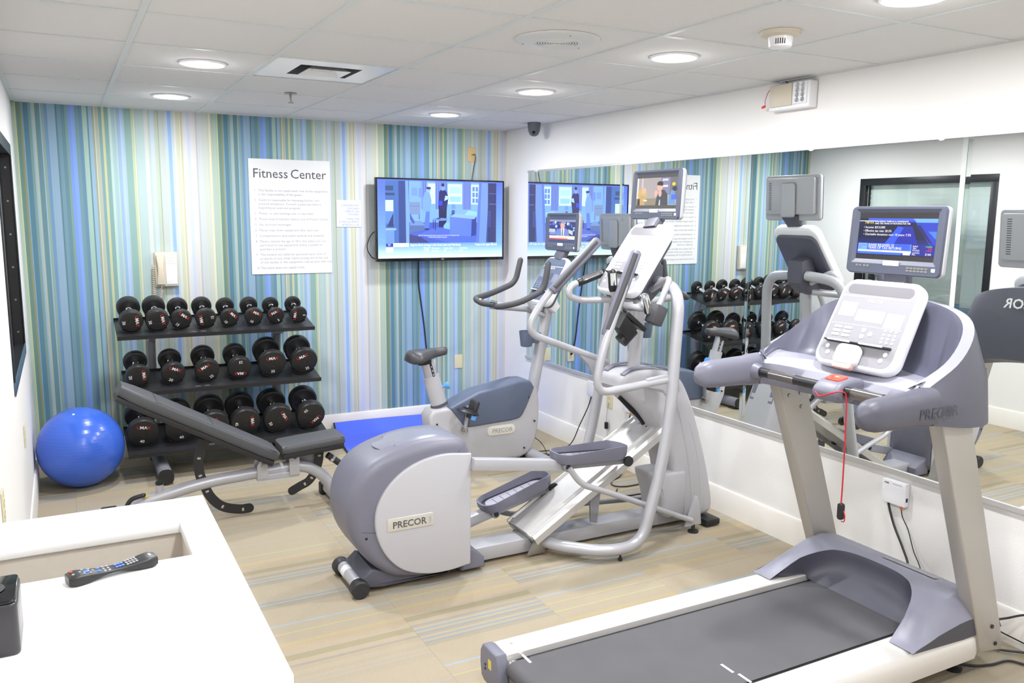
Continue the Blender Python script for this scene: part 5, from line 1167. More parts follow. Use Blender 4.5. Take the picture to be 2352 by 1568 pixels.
obj('link_rod', MB().add(tube(fillet([(qn.x, EC-0.255, qn.z), (-1.145, EC-0.255, 0.405), (-0.95, EC-0.235, 0.325), (-0.385, EC-0.207, 0.075)], [0.06, 0.08]), 0.0155, 12)), SILVER, t)
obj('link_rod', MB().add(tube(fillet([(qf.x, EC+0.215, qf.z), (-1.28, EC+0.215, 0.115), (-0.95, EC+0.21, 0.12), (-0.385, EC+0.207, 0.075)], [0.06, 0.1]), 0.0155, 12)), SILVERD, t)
# moving handlebars with grips
def mover(s, pts, g0, g1, m_):
    y = EC+s*0.300
    path = [(x, y if k < 3 else y+s*-0.02, z) for k, (x, z) in enumerate(pts)]
    obj('moving_handlebar', MB().add(tube(fillet(path, [0.14, 0.20, 0.2][:len(path)-2]), 0.020, 14)), SILVER, t)
    a, b_ = Vector((g0[0], y-s*0.02, g0[1])), Vector((g1[0], y-s*0.02, g1[1]))
    gp = obj('hand_grip', MB().add(sweep([a, a+(b_-a)*0.03, a+(b_-a)*0.5, a+(b_-a)*0.97, b_], ell(0.026, 0.030, 18), scale=[0.8, 0.95, 1, 1, 0.72])), SLATE, t)
    obj('grip_strip', MB().add(sweep([a+(b_-a)*0.06+Vector((-0.010, -0.017, 0.006)), b_-(b_-a)*0.05+Vector((-0.010, -0.017, 0.006))], rrect(0.026, 0.026, 0.010, 4))), GRIPR, gp)
mover(-1, [(-0.62, 0.905), (-1.105, 0.868), (-1.075, 1.05), (-0.872, 1.545)], (-1.035, 1.150), (-0.866, 1.560), 0)
mover(1, [(-0.62, 0.895), (-1.165, 1.100), (-1.05, 1.28), (-0.735, 1.575)], (-1.01, 1.318), (-0.715, 1.592), 0)
for s, z in ((-1, 0.905), (1, 0.895)):
    y = EC+s*0.300
    gus = [(-0.80, z+0.012), (-0.68, z+0.026), (-0.605, z+0.005), (-0.585, z-0.065), (-0.635, z-0.125), (-0.70, z-0.05), (-0.80, z-0.030)] if s < 0 else [(-0.86, z+0.098), (-0.66, z+0.022), (-0.60, z-0.015), (-0.61, z-0.075), (-0.70, z-0.09), (-0.76, z+0.0)]
    obj('handlebar_gusset', MB().add(prism(gus, 'y', y-0.013, y+0.013, 0.004)), SILVER, t)
    obj('pivot_hub', MB().add(cyl((-0.640, EC+s*0.10, z-0.050), (-0.640, EC+s*0.322, z-0.050), 0.034, 18)), SILVER, t)
    obj('hub_cap', MB().add(cyl((-0.640, EC+s*0.321, z-0.050), (-0.640, EC+s*0.330, z-0.050), 0.026, 16)), SILVER, t)
# fixed handles, bottle cage
for s in (-1, 1):
    yo_ = EC+s*0.205
    path = [(-0.62, EC+s*0.05, 1.285), (-0.88, yo_, 1.270), (-0.955, yo_, 1.30), (-0.94, yo_, 1.352), (-0.73, yo_, 1.418)] if s > 0 else [(-0.62, EC-0.05, 1.285), (-0.80, yo_, 1.265), (-0.90, yo_, 1.285), (-0.945, yo_, 1.345), (-0.955, yo_, 1.445)]
    obj('fixed_handle', MB().add(tube(fillet(path, [0.08, 0.06, 0.05]), 0.0185, 12)), SILVER, t)
    a, b_ = Vector(path[-2])*0.75+Vector(path[-1])*0.25, Vector(path[-1])
    g = obj('fixed_grip', MB().add(tube([a, b_], 0.0225, 14, True)), BLACKP, t)
    off_ = Vector((-0.005, -0.007, 0.009))
    obj('pulse_plate', MB().add(sweep([a+(b_-a)*0.12+off_, a+(b_-a)*0.92+off_], ell(0.018, 0.016, 10))), CHROME, g)
obj('handle_loop', MB().add(tube(fillet([(-0.60, EC-0.06, 1.34), (-0.60, EC-0.22, 1.42), (-0.70, EC-0.24, 1.25), (-0.90, EC-0.20, 1.285)], [0.05, 0.05]), 0.017, 12)), SILVER, t)
mc = Matrix.Translation((-0.83, EC-0.215, 1.215)) @ Matrix.Rotation(math.radians(38), 4, 'Y') @ Matrix.Rotation(math.radians(8), 4, 'X')
cage = obj('bottle_cage', MB().add(box((-0.075, -0.05, -0.02), (0.075, 0.05, 0.004), 0.004), mc), BLACKP, t)
obj('cage_wing', MB().add(prism([(-0.075, -0.02), (0.03, -0.03), (0.02, -0.11), (-0.06, -0.09)], 'y', -0.05, 0.03, 0.004), mc), BLACKP, t)
obj('cage_arm', MB().add(lathe([(0.036, 0), (0.036, 0.09), (0.030, 0.09), (0.030, 0.004)], mc @ Vector((0.02, -0.01, -0.13)), mc.to_3x3() @ Vector((0.1, 0, 1)), 16)), BLACKP, t)
obj('remote_pocket', MB().add(box((-0.035, -0.05, -0.05), (0.035, 0.02, 0.05), 0.008), Matrix.Translation((-0.725, EC-0.255, 1.235)) @ Matrix.Rotation(math.radians(25), 4, 'Y')), GRIPR, t)
obj('remote_lid', MB().add(box((-0.020, -0.02, -0.055), (0.020, 0.02, 0.055), 0.012, 3), Matrix.Translation((-0.775, EC-0.25, 1.290)) @ Matrix.Rotation(math.radians(-20), 4, 'Y')), CHROME, t)
obj('console_neck', MB().add(prism([(-0.70, 1.30), (-0.60, 1.27), (-0.52, 1.34), (-0.52, 1.47), (-0.60, 1.50)], 'y', EC-0.06, EC+0.06, 0.015)), SLATED, t)
# console board and monitor
fr_, h_ = console_plate(t, (-0.800, EC+0.02, 1.330), (-0.545, EC+0.02, 1.690), 0.345, thick=0.055)
console_keys(t, fr_, 0.345, h_, mat('key_pale', rgb(226, 226, 230), 0.35))
A = []; S = lambda *p: A.append(p)
S(rc(0, 0, 1, 1), (92, 88, 86)); S(rc(0, .10, 1, .90), (176, 166, 166)); S(rc(0, .10, .04, .90), (230, 226, 220)); S(rc(.12, .40, .16, .90), (206, 198, 196)); S(rc(.60, .40, .83, .90), (138, 136, 168)); S(rc(.64, .62, .78, .68), (220, 220, 236)); S(rc(.64, .80, .78, .86), (214, 214, 232)); S(rc(.83, .30, 1, .90), (120, 116, 120))
S(rc(0, .10, .62, .30), (150, 140, 116)); S(blob(.15, .40, .12, .22), (206, 176, 116)); S(blob(.19, .53, .055, .09), (224, 182, 160)); S([(.06, .10), (.22, .10), (.24, .36), (.10, .40)], (196, 164, 110)); S([(.03, .10), (.10, .10), (.09, .30), (.04, .28)], (66, 54, 44))
S([(.50, .10), (.80, .10), (.78, .42), (.70, .54), (.60, .54), (.52, .36)], (78, 78, 82)); S(blob(.59, .64, .075, .125), (224, 180, 164)); S([(.515, .68), (.66, .66), (.66, .76), (.58, .80), (.52, .76)], (64, 52, 54)); S(blob(.50, .44, .045, .10), (224, 178, 166)); S(blob(.60, .44, .04, .10), (224, 178, 166)); S([(.58, .10), (.62, .10), (.61, .26), (.59, .26)], (206, 204, 210))
S([(.80, .12), (.98, .12), (.95, .55), (.86, .52)], (110, 156, 208)); S(rc(.88, .26, 1, .40), (94, 110, 226)); S(blob(.92, .70, .04, .05), (232, 214, 70)); S(blob(.95, .57, .06, .07), (70, 64, 76))
fs_, sw_, sh_, scr = monitor(t, -0.530, EC+0.028, 1.842, A, 3, (-0.555, EC+0.02, 1.66))
stext(fs_, sw_, sh_, 'Today', 0.014, .18, .22, scr, z=0.0012, bold=0.02)

# ------------------------------------------------------------------ upright bike (rider faces +x)
BC = -1.315
t = bk = thing('exercise_bike', 'silver upright exercise bike with a black saddle, dark handlebars and a screen', 'exercise bike', (-0.85, BC, 0))
body = [(-1.285, 0.405), (-1.255, 0.445), (-1.14, 0.455), (-0.90, 0.525), (-0.56, 0.585)]+spl([(-0.50, 0.560), (-0.462, 0.50), (-0.452, 0.33), (-0.480, 0.16), (-0.535, 0.075), (-0.60, 0.045)], 4)+[(-1.02, 0.045), (-1.12, 0.09), (-1.22, 0.20), (-1.275, 0.32)]
obj('body_shell', MB().add(prism(body, 'y', BC-0.082, BC+0.082, 0.022, 4)), SHELL, t, ang=45)
cov = [(-1.145, 0.455), (-0.93, 0.545)]+spl([(-0.62, 0.598), (-0.535, 0.590), (-0.497, 0.540)], 4)+spl([(-0.56, 0.40), (-0.605, 0.335), (-0.68, 0.318)], 4)+[(-0.95, 0.306), (-1.03, 0.306)]
obj('drive_cover', MB().add(prism(cov, 'y', BC-0.092, BC+0.092, 0.020, 4)), SLATEB, t, ang=45)
for s in (-1, 1):
    fb = frame((-0.755, BC+s*0.0825, 0.262), (1, 0, 0) if s < 0 else (-1, 0, 0), (0.0, 0, 1))
    bd = obj('badge', MB().add(plate(fb, 0.215, 0.066, -0.002, 0.003, 0.030, 0.002)), mat('badge_ivory', rgb(220, 216, 206), 0.35), t)
    obj('badge_name', MB().add(text(fb, 'PRECOR', 0.042, 0.008, -0.015, 0.0034, 'CENTER', 0.01)), INKL, bd)
    for bx_, bz_ in ((-1.235, 0.355), (-0.545, 0.475), (-0.495, 0.30), (-0.575, 0.115), (-0.90, 0.075)): obj('shell_screw', MB().add(cyl((bx_, BC+s*0.082, bz_), (bx_, BC+s*0.0935, bz_), 0.006, 8)), BLACKP, t)
# seat post, saddle
pd = Vector((-0.10, 0, 0.34)).normalized()
p0 = Vector((-1.165, BC, 0.41))
obj('seat_tube', MB().add(sweep([p0, p0+pd*0.265], ell(0.040, 0.055, 24), (1, 0, 0))), SHELL, t)
obj('tube_collar', MB().add(sweep([p0+pd*0.050, p0+pd*0.070], ell(0.046, 0.061, 24), (1, 0, 0))), SLATED, t)
obj('seat_post', MB().add(sweep([p0+pd*0.25, p0+pd*0.38], ell(0.030, 0.044, 24), (1, 0, 0))), SILVER, t)
fp = frame(p0+pd*0.318+Vector((0.010, -0.0315, 0)), (1, 0, 0.0), pd)
sc_ = obj('height_scale', MB().add(plate(fp, 0.016, 0.115, -0.002, 0.001, 0.001, n=1)), BLACKP, t)
for k, dgt in enumerate('123'): obj('scale_digit', MB().add(text(fp, dgt, 0.020, 0.0, 0.012-0.028*k, 0.0016, 'CENTER', 0.01)), INKW, sc_)
kb = p0+pd*0.185+Vector((0.045, -0.01, 0))
obj('adjust_knob', MB().add(lathe([(0.008, 0), (0.008, 0.02), (0.012, 0.024), (0.024, 0.040), (0.026, 0.052), (0.0, 0.058)], kb, (1, -0.25, 0.25), 18)), BLUEP, t)
st_ = Vector((-1.300, BC, 0.785)); rings = []
for k in range(21):
    u = k/20; x = -1.408+u*0.285
    hw = 0.115*math.sqrt(max(0.02, 1-((u-0.24)/0.26)**2)) if u < 0.27 else 0.115-(0.115-0.034)*min(1, ((u-0.27)/0.42))**0.75
    if u > 0.93: hw *= math.sqrt(max(0.05, 1-((u-0.93)/0.07)**2))
    if u < 0.02: hw = 0.05
    th_ = 0.092-0.040*u if u < 0.96 else 0.035
    if k == 0: th_ = 0.045
    if k == 1: th_ = 0.075
    zc = 0.800+0.030*u
    rings.append([(x, BC+hw*math.cos(g), zc+th_/2*math.copysign(abs(math.sin(g))**0.8, math.sin(g))-0.020*(abs(math.cos(g))**3)*(1-u)) for g in [2*math.pi*q/24 for q in range(24)]])
obj('saddle', MB().add(loft(rings)), mat('saddle_vinyl', rgb(66, 66, 70), 0.42), t, ang=60)
obj('saddle_clamp', MB().add(box((-1.335, BC-0.03, 0.745), (-1.245, BC+0.03, 0.785), 0.008)), BLACKP, t)
# mast, handlebar, console
m0, m1 = Vector((-0.475, BC, 0.45)), Vector((-0.345, BC, 1.13))
obj('mast', MB().add(sweep([m0, m1], ell(0.040, 0.046, 20), (0, 1, 0))), SILVER, t)
hb = [(-0.445, BC+0.235, 1.405), (-0.485, BC+0.235, 1.245), (-0.70, BC+0.22, 1.170), (-0.862, BC+0.13, 1.155), (-0.845, BC+0.045, 1.130), (-0.80, BC, 1.125), (-0.79, BC-0.05, 1.122), (-0.815, BC-0.13, 1.120), (-0.70, BC-0.22, 1.150), (-0.520, BC-0.235, 1.230), (-0.490, BC-0.235, 1.405)]
obj('handlebar', MB().add(tube(fillet(hb, [0.06, 0.10, 0.06, 0.04, 0.03, 0.03, 0.05, 0.10, 0.06]), 0.0205, 14, True)), GRIPR, t)
for y_ in (0.07, -0.085): obj('pulse_plate', MB().add(tube([(-0.842+(0.0 if y_ > 0 else 0.03), BC+y_-0.02, 1.148), (-0.845+(0.0 if y_ > 0 else 0.02), BC+y_+0.025, 1.150)], 0.012, 10)), CHROME, t)
obj('bar_stem', MB().add(tube(fillet([(-0.80, BC, 1.118), (-0.52, BC, 1.085), (-0.40, BC, 1.075)], 0.1), 0.026, 14)), SILVER, t)
for s in (-1, 1): obj('stem_arm', MB().add(tube(fillet([(-0.53, BC+s*0.055, 1.14), (-0.50, BC+s*0.06, 1.07), (-0.40, BC+s*0.035, 1.035)], 0.05), 0.016, 10)), SILVER, t)
fr_, h_ = console_plate(t, (-0.455, BC, 1.115), (-0.268, BC, 1.438), 0.300, overlay=SLATEB, thick=0.045)
console_keys(t, fr_, 0.300, h_, mat('key_slate', rgb(128, 134, 152), 0.35), True)
obj('console_chin', MB().add(prism([(-0.46, 1.13), (-0.34, 1.05), (-0.30, 1.10), (-0.36, 1.19)], 'y', BC-0.10, BC+0.10, 0.015)), WHITEP, t)
A = []; S = lambda *p: A.append(p)
S(rc(0, 0, 1, 1), (76, 84, 112)); S(rc(0, .12, 1, .86), (54, 64, 110)); S(rc(0, .80, 1, .88), (150, 150, 176))
rr = random.Random(3)
for k in range(34):
    x_, y_ = rr.random(), 0.36+rr.random()*0.42; S(blob(min(max(x_, .05), .95), y_, .02+.035*rr.random(), .025+.04*rr.random(), 8), rr.choice([(92, 140, 226), (150, 190, 250), (46, 56, 120), (206, 220, 246), (120, 110, 226), (40, 46, 92)]))
S(rc(0, .40, .24, .52), (196, 196, 206)); S(rc(.02, .30, .26, .40), (126, 150, 220)); S([(.74, .52), (.92, .46), (.92, .30), (.74, .40)], (206, 206, 212))
S([(.27, .26), (.80, .26), (.76, .48), (.62, .56), (.44, .56), (.30, .48)], (122, 140, 200)); S([(.46, .56), (.60, .56), (.58, .26), (.50, .26)], (240, 238, 240)); S([(.515, .52), (.55, .52), (.555, .26), (.51, .26)], (110, 112, 110)); S(blob(.52, .68, .085, .16), (232, 178, 166)); S([(.44, .74), (.60, .74), (.58, .86), (.47, .86)], (150, 150, 164))
S(rc(.02, .14, 1, .27), (226, 228, 216)); S(rc(.02, .12, .74, .17), (206, 84, 90)); S(rc(.25, .19, .74, .23), (238, 222, 180))
fs_, sw_, sh_, scr = monitor(t, -0.262, BC-0.015, 1.612, A, 3, (-0.265, BC, 1.42))
# cup holder, crank, pedals, feet
obj('bottle_holder', MB().add(lathe([(0.030, 0.0), (0.040, 0.004), (0.052, 0.110), (0.049, 0.110), (0.037, 0.008), (0.0, 0.008)], (-0.525, BC-0.01, 0.818), (0, 0, 1), 24)), SLATEB, t)
obj('holder_bracket', MB().add(box((-0.485, BC-0.03, 0.84), (-0.385, BC+0.03, 0.915), 0.008)), SLATEB, t)
ck = Vector((-1.058, BC-0.115, 0.300))
for s, an in ((-1, 82), (1, 262)):
    hub = Vector((-1.045, BC+s*0.085, 0.300)); d_ = Vector((math.cos(math.radians(an)), 0, math.sin(math.radians(an)))); e_ = hub+Vector((0, s*0.030, 0))+d_*0.155
    obj('crank', MB().add(sweep([hub+Vector((0, s*0.030, 0))-d_*0.02, e_+d_*0.012], rrect(0.016, 0.034, 0.007, 3), (0, 1, 0))), SILVER, t)
    obj('crank_bolt', MB().add(cyl(hub, hub+Vector((0, s*0.046, 0)), 0.017, 14)), STEEL, t)
    mp_ = Matrix.Translation(e_+Vector((0, s*0.075, 0))) @ Matrix.Rotation(math.radians(-72 if s < 0 else 12), 4, 'Y')
    pe = obj('pedal', MB().add(box((-0.062, -0.050, -0.016), (0.066, 0.050, 0.016), 0.012, 3), mp_), RUBBER, t)
    obj('toe_strap', MB().add(sweep([mp_ @ Vector(q) for q in [tuple(v_) for v_ in catmull([(-0.01, -0.056, -0.012), (-0.01, -0.064, 0.035), (-0.012, -0.036, 0.080), (-0.012, 0.012, 0.090), (-0.01, 0.052, 0.055), (-0.01, 0.056, -0.01)])]], rrect(0.044, 0.006, 0.002, 2), (1, 0, 0))), BLACKP, pe)
    obj('strap_buckle', MB().add(box((-0.060, -0.070, -0.006), (-0.028, -0.048, 0.026), 0.006), mp_), BLUEP, pe)
for x_, hw in ((-0.50, 0.27), (-1.17, 0.25)):
    obj('floor_bar', MB().add(sweep([(x_, BC-hw, 0.050), (x_, BC+hw, 0.050)], rrect(0.095, 0.070, 0.030, 5))), SILVER, t)
    for s in (-1, 1):
        obj('bar_end_cap', MB().add(sweep([(x_, BC+s*hw, 0.050), (x_, BC+s*(hw+0.03), 0.046)], rrect(0.100, 0.074, 0.031, 5))), RUBBER if x_ < -1 else SILVERD, t)
        obj('bar_foot', MB().add(lathe([(0.022, 0), (0.022, 0.012), (0.01, 0.016)], (x_, BC+s*(hw-0.04), 0), n=12)), RUBBER, t)
obj('shell_base', MB().add(box((-1.16, BC-0.05, 0.030), (-0.52, BC+0.05, 0.060), 0.006)), BLACKP, t)

# ------------------------------------------------------------------ adjustable weight bench
YB = -1.56
t = thing('weight_bench', 'grey framed adjustable weight bench with black inclined backrest and seat pads', 'weight bench', (-2.55, YB, 0))
def pad(name, m_, L, Wd, th_, head=False):
    rings = []
    for k in range(13):
        u = k/12; x = u*L; e = 1.0
        if k in (0, 12): e = 0.90
        wv_ = Wd*(1-(0.30*max(0, (u-0.80)/0.2)**1.5 if head else 0)); h_ = th_*e
        rings.append([tuple(m_ @ Vector((x if 0 < k < 12 else x+(0.004 if k == 0 else -0.004), a*e, b_))) for a, b_ in rrect(wv_, h_, min(0.018, h_*0.45), 4, 0, th_/2)])
    p_ = obj(name, MB().add(loft(rings)), VINYL, t, ang=50)
    un = []
    for k in range(13):
        u = k/12; wv_ = (Wd-0.03)*(1-(0.30*max(0, (u-0.80)/0.2)**1.5 if head else 0)); un.append([tuple(m_ @ Vector((0.01+u*(L-0.02), a, b_))) for a, b_ in rrect(wv_, 0.030, 0.006, 2, 0, -0.0145)])
    obj('pad_board', MB().add(loft(un)), VINYLD, p_)
    for u in ((0.45, 0.80) if head else ()):
        obj('stitching', MB().add(tube([m_ @ Vector((u*L, -Wd/2-0.0005, 0.012)), m_ @ Vector((u*L, -Wd/2+0.004, th_-0.004)), m_ @ Vector((u*L, -Wd/2+0.018, th_+0.0005)), m_ @ Vector((u*L, Wd/2-0.018, th_+0.0005))], 0.0022, 6)), VINYLD, p_)
    for sy_ in (-1, 1): obj('piping', MB().add(tube([m_ @ Vector((0.02, sy_*(Wd/2-0.008), th_-0.004)), m_ @ Vector((L*(0.80 if head else 0.97), sy_*(Wd/2-0.008), th_-0.004))], 0.0028, 6)), VINYL, p_)
    return p_
ab = math.radians(180-29.7)
mback = Matrix.Translation((-2.345, YB, 0.318)) @ Matrix.Rotation(-ab, 4, 'Y') @ Matrix.Rotation(math.pi, 4, 'X')
pad('back_pad', mback, 0.925, 0.265, 0.062, True)
mseat = Matrix.Translation((-2.305, YB, 0.350)) @ Matrix.Rotation(math.radians(-4.0), 4, 'Y')
pad('seat_pad', mseat, 0.375, 0.225, 0.050)
obj('spine_tube', MB().add(tube(fillet([(-3.20, YB, 0.055), (-3.06, YB, 0.150), (-2.74, YB, 0.222), (-2.16, YB, 0.252), (-2.035, YB, 0.165), (-1.985, YB, 0.05)], [0.10, 0.14, 0.12, 0.06]), 0.034, 16)), SILVER, t)
obj('rear_foot', MB().add(tube([(-3.205, YB-0.24, 0.042), (-3.205, YB+0.24, 0.042)], 0.030, 14)), SILVER, t)
obj('front_foot', MB().add(tube([(-1.985, YB-0.16, 0.042), (-1.985, YB+0.16, 0.042)], 0.030, 14)), SILVER, t)
for x_, hw in ((-3.205, 0.24), (-1.985, 0.16)):
    for s in (-1, 1): obj('rubber_foot', MB().add(box((x_-0.042, YB+s*hw-0.03, 0.0), (x_+0.042, YB+s*hw+0.03, 0.075), 0.010)), RUBBER, t)
obj('warning_label', MB().add(box((-3.045, YB-0.02, 0.187), (-3.00, YB+0.02, 0.192)), Matrix.Identity(4)), YELLOW, t)
obj('rear_handle', MB().add(tube(catmull([(-3.13, YB-0.03, 0.150), (-3.10, YB-0.03, 0.19), (-3.04, YB-0.03, 0.205)]), 0.012, 10, True)), BLACKP, t)
obj('pin_socket', MB().add(cyl((-2.955, YB, 0.18), (-2.955, YB, 0.245), 0.020, 14)), SILVER, t)
obj('pin_knob', MB().add(cyl((-2.955, YB, 0.244), (-2.955, YB, 0.262), 0.022, 14)), BLACKP, t)
for x_, z1_ in ((-2.408, 0.310), (-2.225, 0.335)):
    for s in (-1, 1):
        obj('hinge_plate', MB().add(prism([(x_-0.030, 0.21), (x_+0.030, 0.21), (x_+0.030, z1_-0.02), (x_+0.015, z1_+0.005), (x_-0.015, z1_+0.005), (x_-0.030, z1_-0.02)], 'y', YB+s*0.045-0.004, YB+s*0.045+0.004, 0.0015)), SILVER, t)
    obj('hinge_bolt', MB().add(cyl((x_, YB-0.060, z1_-0.015), (x_, YB+0.060, z1_-0.015), 0.014, 14)), CHROME, t)
obj('hinge_saddle', MB().add(box((-2.44, YB-0.042, 0.195), (-2.195, YB+0.042, 0.232), 0.006)), SILVER, t)
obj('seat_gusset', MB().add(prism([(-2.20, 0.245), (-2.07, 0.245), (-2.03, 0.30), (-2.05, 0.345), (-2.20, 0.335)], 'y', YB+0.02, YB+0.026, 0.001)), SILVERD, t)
def arc_strip(pts, hw):
    P = catmull([(x, YB, z) for x, z in pts], 6); Lft = []; Rgt = []
    for i, p in enumerate(P):
        d_ = (P[min(i+1, len(P)-1)]-P[max(i-1, 0)]).normalized(); n_ = Vector((-d_.z, 0, d_.x)); Lft.append(p+n_*hw); Rgt.append(p-n_*hw)
    e = P[-1]; d_ = (P[-1]-P[-2]).normalized(); n_ = Vector((-d_.z, 0, d_.x))
    cap = [e+n_*hw*math.cos(math.radians(a))+d_*hw*math.sin(math.radians(a)) for a in range(15, 180, 15)]
    pl = Lft+cap+Rgt[::-1]
    return [(p.x, p.z) for p in pl], P
for nm, pts, hw in (('backrest_ladder', [(-2.712, 0.47), (-2.745, 0.366), (-2.745, 0.282), (-2.731, 0.233), (-2.694, 0.137), (-2.630, 0.067), (-2.540, 0.036), (-2.483, 0.034)], 0.026), ('seat_ladder', [(-2.067, 0.345), (-2.068, 0.270), (-2.090, 0.205), (-2.132, 0.147), (-2.185, 0.122), (-2.233, 0.099)], 0.024)):
    pl, P = arc_strip(pts, hw); st2 = obj(nm, MB().add(prism(pl, 'y', YB-0.006, YB+0.006)), RACKB, t)
    for k in range(5 if hw > 0.025 else 4):
        i = int((0.16+0.19*k)*(len(P)-1)); p = P[i]; d_ = (P[min(i+1, len(P)-1)]-P[i-1]).normalized()
        fr2 = frame((p.x, YB-0.0062, p.z), d_, d_.cross(Vector((0, -1, 0)))*-1)
        obj('ladder_hole', MB().add(plate(frame((p.x, YB-0.0064, p.z), Vector((-d_.z, 0, d_.x)), -d_), 0.020, 0.012, -0.0004, 0.0004, 0.0055)), mat('hole_light', rgb(176, 166, 148), 0.8), st2)
obj('leg_bar', MB().add(tube([(-2.024, YB-0.03, 0.300), (-1.885, YB-0.03, 0.185)], 0.020, 14)), RUBBER, t)
for p in ((-1.995, 0.275), (-1.890, 0.190)): obj('bar_collar', MB().add(cyl((p[0]-0.008, YB-0.03, p[1]+0.006), (p[0]+0.008, YB-0.03, p[1]-0.006), 0.023, 14)), CHROME, t)

# ------------------------------------------------------------------ boxes and cables on the side wall
def cable_box(label, yc, zc, brand=True):
    t = thing('signal_box', label, 'cable box', (-0.016, yc, zc-0.055))
    obj('case', MB().add(box((-0.032, yc-0.062, zc-0.055), (-0.001, yc+0.062, zc+0.055), 0.004)), WHITEP, t)
    fb = frame((-0.0325, yc, zc), (0, -1, 0), (0, 0, 1))
    if brand: obj('brand_text', MB().add(text(fb, 'cox', 0.016, -0.05, 0.036, 0.0003, 'LEFT', 0.02)), INKK, t)
    obj('port', MB().add(box((-0.024, yc-0.0632, zc-0.03), (-0.012, yc-0.0615, zc-0.012))), BLACKP, t)
    obj('vent_line', MB().add(plate(fb, 0.05, 0.0015, 0.0, 0.0006, 0.0005, cx=0.02, cy=0.042, n=1)), PANELG, t)
    return t
cable_box('white signal box on the wall below the mirrors beside the treadmill', -3.935, 0.475)
cable_box('white signal box below the mirrors, half hidden by the elliptical frame tube', -1.415, 0.485, False)
cable_box('white signal box below the mirrors, hidden behind the elliptical tower', -1.855, 0.465, False)
def cord(name, label, pts, r=0.004, m_=CABLE, extra=None):
    mb = MB().add(tube(catmull(pts, 8), r, 7))
    return tag(obj(name, mb, m_), label, 'cable')
cord('coaxial_cable', 'thick black cable hanging from the signal box beside the treadmill', [(-0.018, -3.905, 0.428), (-0.020, -3.91, 0.40), (-0.022, -3.945, 0.32), (-0.05, -4.02, 0.24), (-0.10, -4.09, 0.19), (-0.17, -4.14, 0.12), (-0.20, -4.20, 0.03), (-0.16, -4.40, 0.008)], 0.0052)
cord('power_lead', 'thin black lead with an orange plug at the signal box beside the treadmill', [(-0.018, -3.972, 0.408), (-0.020, -3.985, 0.37), (-0.022, -4.02, 0.32), (-0.03, -4.06, 0.24), (-0.05, -4.11, 0.19), (-0.08, -4.17, 0.12), (-0.07, -4.25, 0.02), (-0.06, -4.36, 0.006)], 0.0024)
tag(obj('orange_plug', MB().add(lathe([(0.006, 0), (0.0065, 0.012), (0.003, 0.018)], (-0.018, -3.970, 0.4195), (0, -0.15, -1), 10)), ORANGE), 'small orange plug under the signal box beside the treadmill', 'plug')
tag(obj('orange_plug', MB().add(lathe([(0.006, 0), (0.0065, 0.012), (0.003, 0.018)], (-0.018, -1.875, 0.4095), (0, -0.15, -1), 10)), ORANGE), 'small orange plug behind the elliptical tower', 'plug')
cord('treadmill_cable', 'black cord rising from the treadmill upright foot to the picture edge', [(-0.20, -4.54, 0.16), (-0.12, -4.55, 0.155), (-0.03, -4.60, 0.17), (-0.016, -4.75, 0.19)], 0.0045)
cord('treadmill_cable', 'black cord looping over the carpet beside the treadmill upright', [(-0.24, -4.52, 0.04), (-0.16, -4.50, 0.012), (-0.10, -4.55, 0.012), (-0.05, -4.64, 0.02), (-0.06, -4.80, 0.008), (-0.08, -4.95, 0.008)], 0.0045)
cord('treadmill_cable', 'black cord lying on the carpet below the treadmill side rail end', [(-0.42, -4.50, 0.03), (-0.33, -4.55, 0.008), (-0.25, -4.585, 0.008), (-0.16, -4.60, 0.008), (-0.12, -4.66, 0.008), (-0.05, -4.72, 0.012), (-0.05, -4.95, 0.008)], 0.0048)
cord('treadmill_cable', 'thin black cord curling from the treadmill upright to the wall', [(-0.20, -4.53, 0.10), (-0.14, -4.50, 0.11), (-0.08, -4.52, 0.07), (-0.04, -4.58, 0.045), (-0.03, -4.70, 0.03)], 0.003)
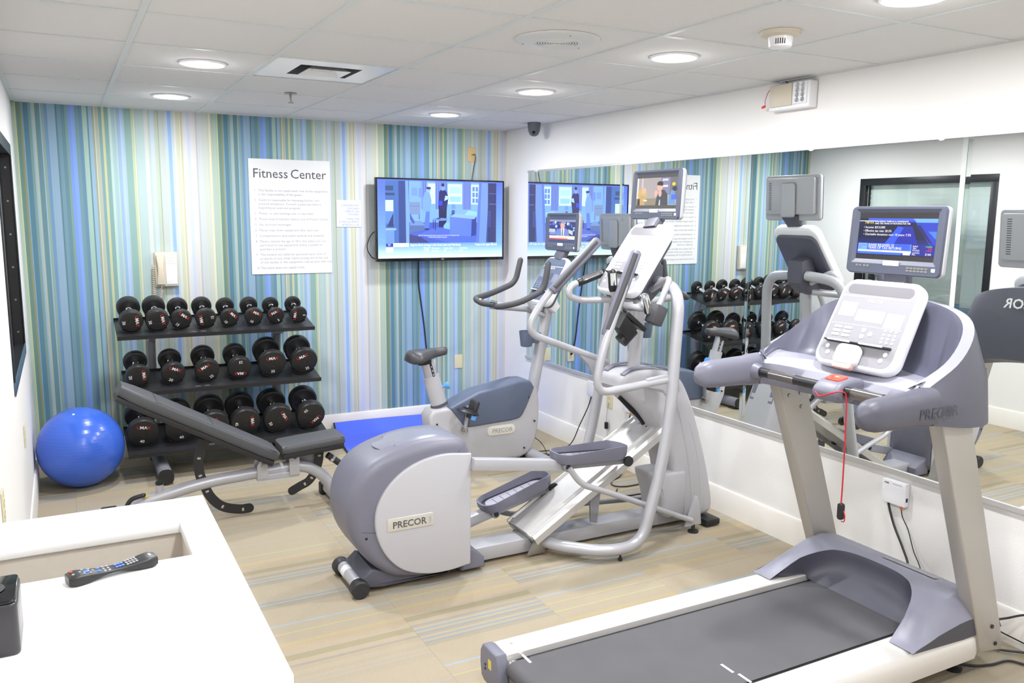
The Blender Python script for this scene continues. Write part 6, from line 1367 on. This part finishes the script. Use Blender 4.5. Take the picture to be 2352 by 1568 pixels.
cord('bike_cable', 'black cord arching from the wall box down behind the exercise bike', [(-0.02, -1.40, 0.432), (-0.022, -1.36, 0.34), (-0.05, -1.30, 0.20), (-0.12, -1.30, 0.07), (-0.22, -1.28, 0.010), (-0.32, -1.32, 0.008), (-0.40, -1.30, 0.010)], 0.004)
cord('bike_cable', 'black cord looping high behind the front foot of the bike', [(-0.02, -1.43, 0.432), (-0.024, -1.39, 0.30), (-0.06, -1.40, 0.16), (-0.13, -1.45, 0.06), (-0.20, -1.42, 0.05), (-0.27, -1.36, 0.012), (-0.36, -1.25, 0.010)], 0.003)
cord('bike_cable', 'black cord curving over the carpet from the bike shell', [(-0.46, -1.22, 0.16), (-0.38, -1.16, 0.12), (-0.30, -1.16, 0.06), (-0.30, -1.24, 0.010), (-0.36, -1.34, 0.008), (-0.30, -1.42, 0.008)], 0.003)
cord('bike_cable', 'black cord tangled on the carpet beside the bike front foot', [(-0.44, -1.20, 0.05), (-0.36, -1.20, 0.010), (-0.25, -1.22, 0.008), (-0.22, -1.30, 0.014), (-0.30, -1.36, 0.016), (-0.36, -1.42, 0.010)], 0.0035)
cord('adapter_lead', 'thin grey lead hanging with a black adapter below the wall socket', [(-0.012, -1.605, 0.42), (-0.020, -1.60, 0.34), (-0.024, -1.605, 0.26), (-0.03, -1.64, 0.12), (-0.05, -1.68, 0.008), (-0.14, -1.75, 0.006)], 0.002, CABLEG)
tag(obj('inline_adapter', MB().add(box((-0.036, -1.618, 0.235), (-0.014, -1.592, 0.285), 0.006)), BLACKP), 'small black inline adapter hanging below the side wall socket', 'adapter')
cord('tower_cable', 'black cord on the carpet under the elliptical ramp', [(-0.015, -1.87, 0.40), (-0.02, -1.84, 0.25), (-0.06, -1.86, 0.06), (-0.14, -1.95, 0.008), (-0.26, -2.02, 0.006), (-0.30, -2.10, 0.006), (-0.24, -2.15, 0.006), (-0.12, -2.15, 0.006)], 0.004)
cord('tower_cable', 'short loop of black cord on the carpet beside the elliptical lift cover', [(-0.16, -2.36, 0.006), (-0.24, -2.31, 0.005), (-0.33, -2.30, 0.005), (-0.37, -2.24, 0.005), (-0.34, -2.19, 0.005), (-0.32, -2.17, 0.005)], 0.004)
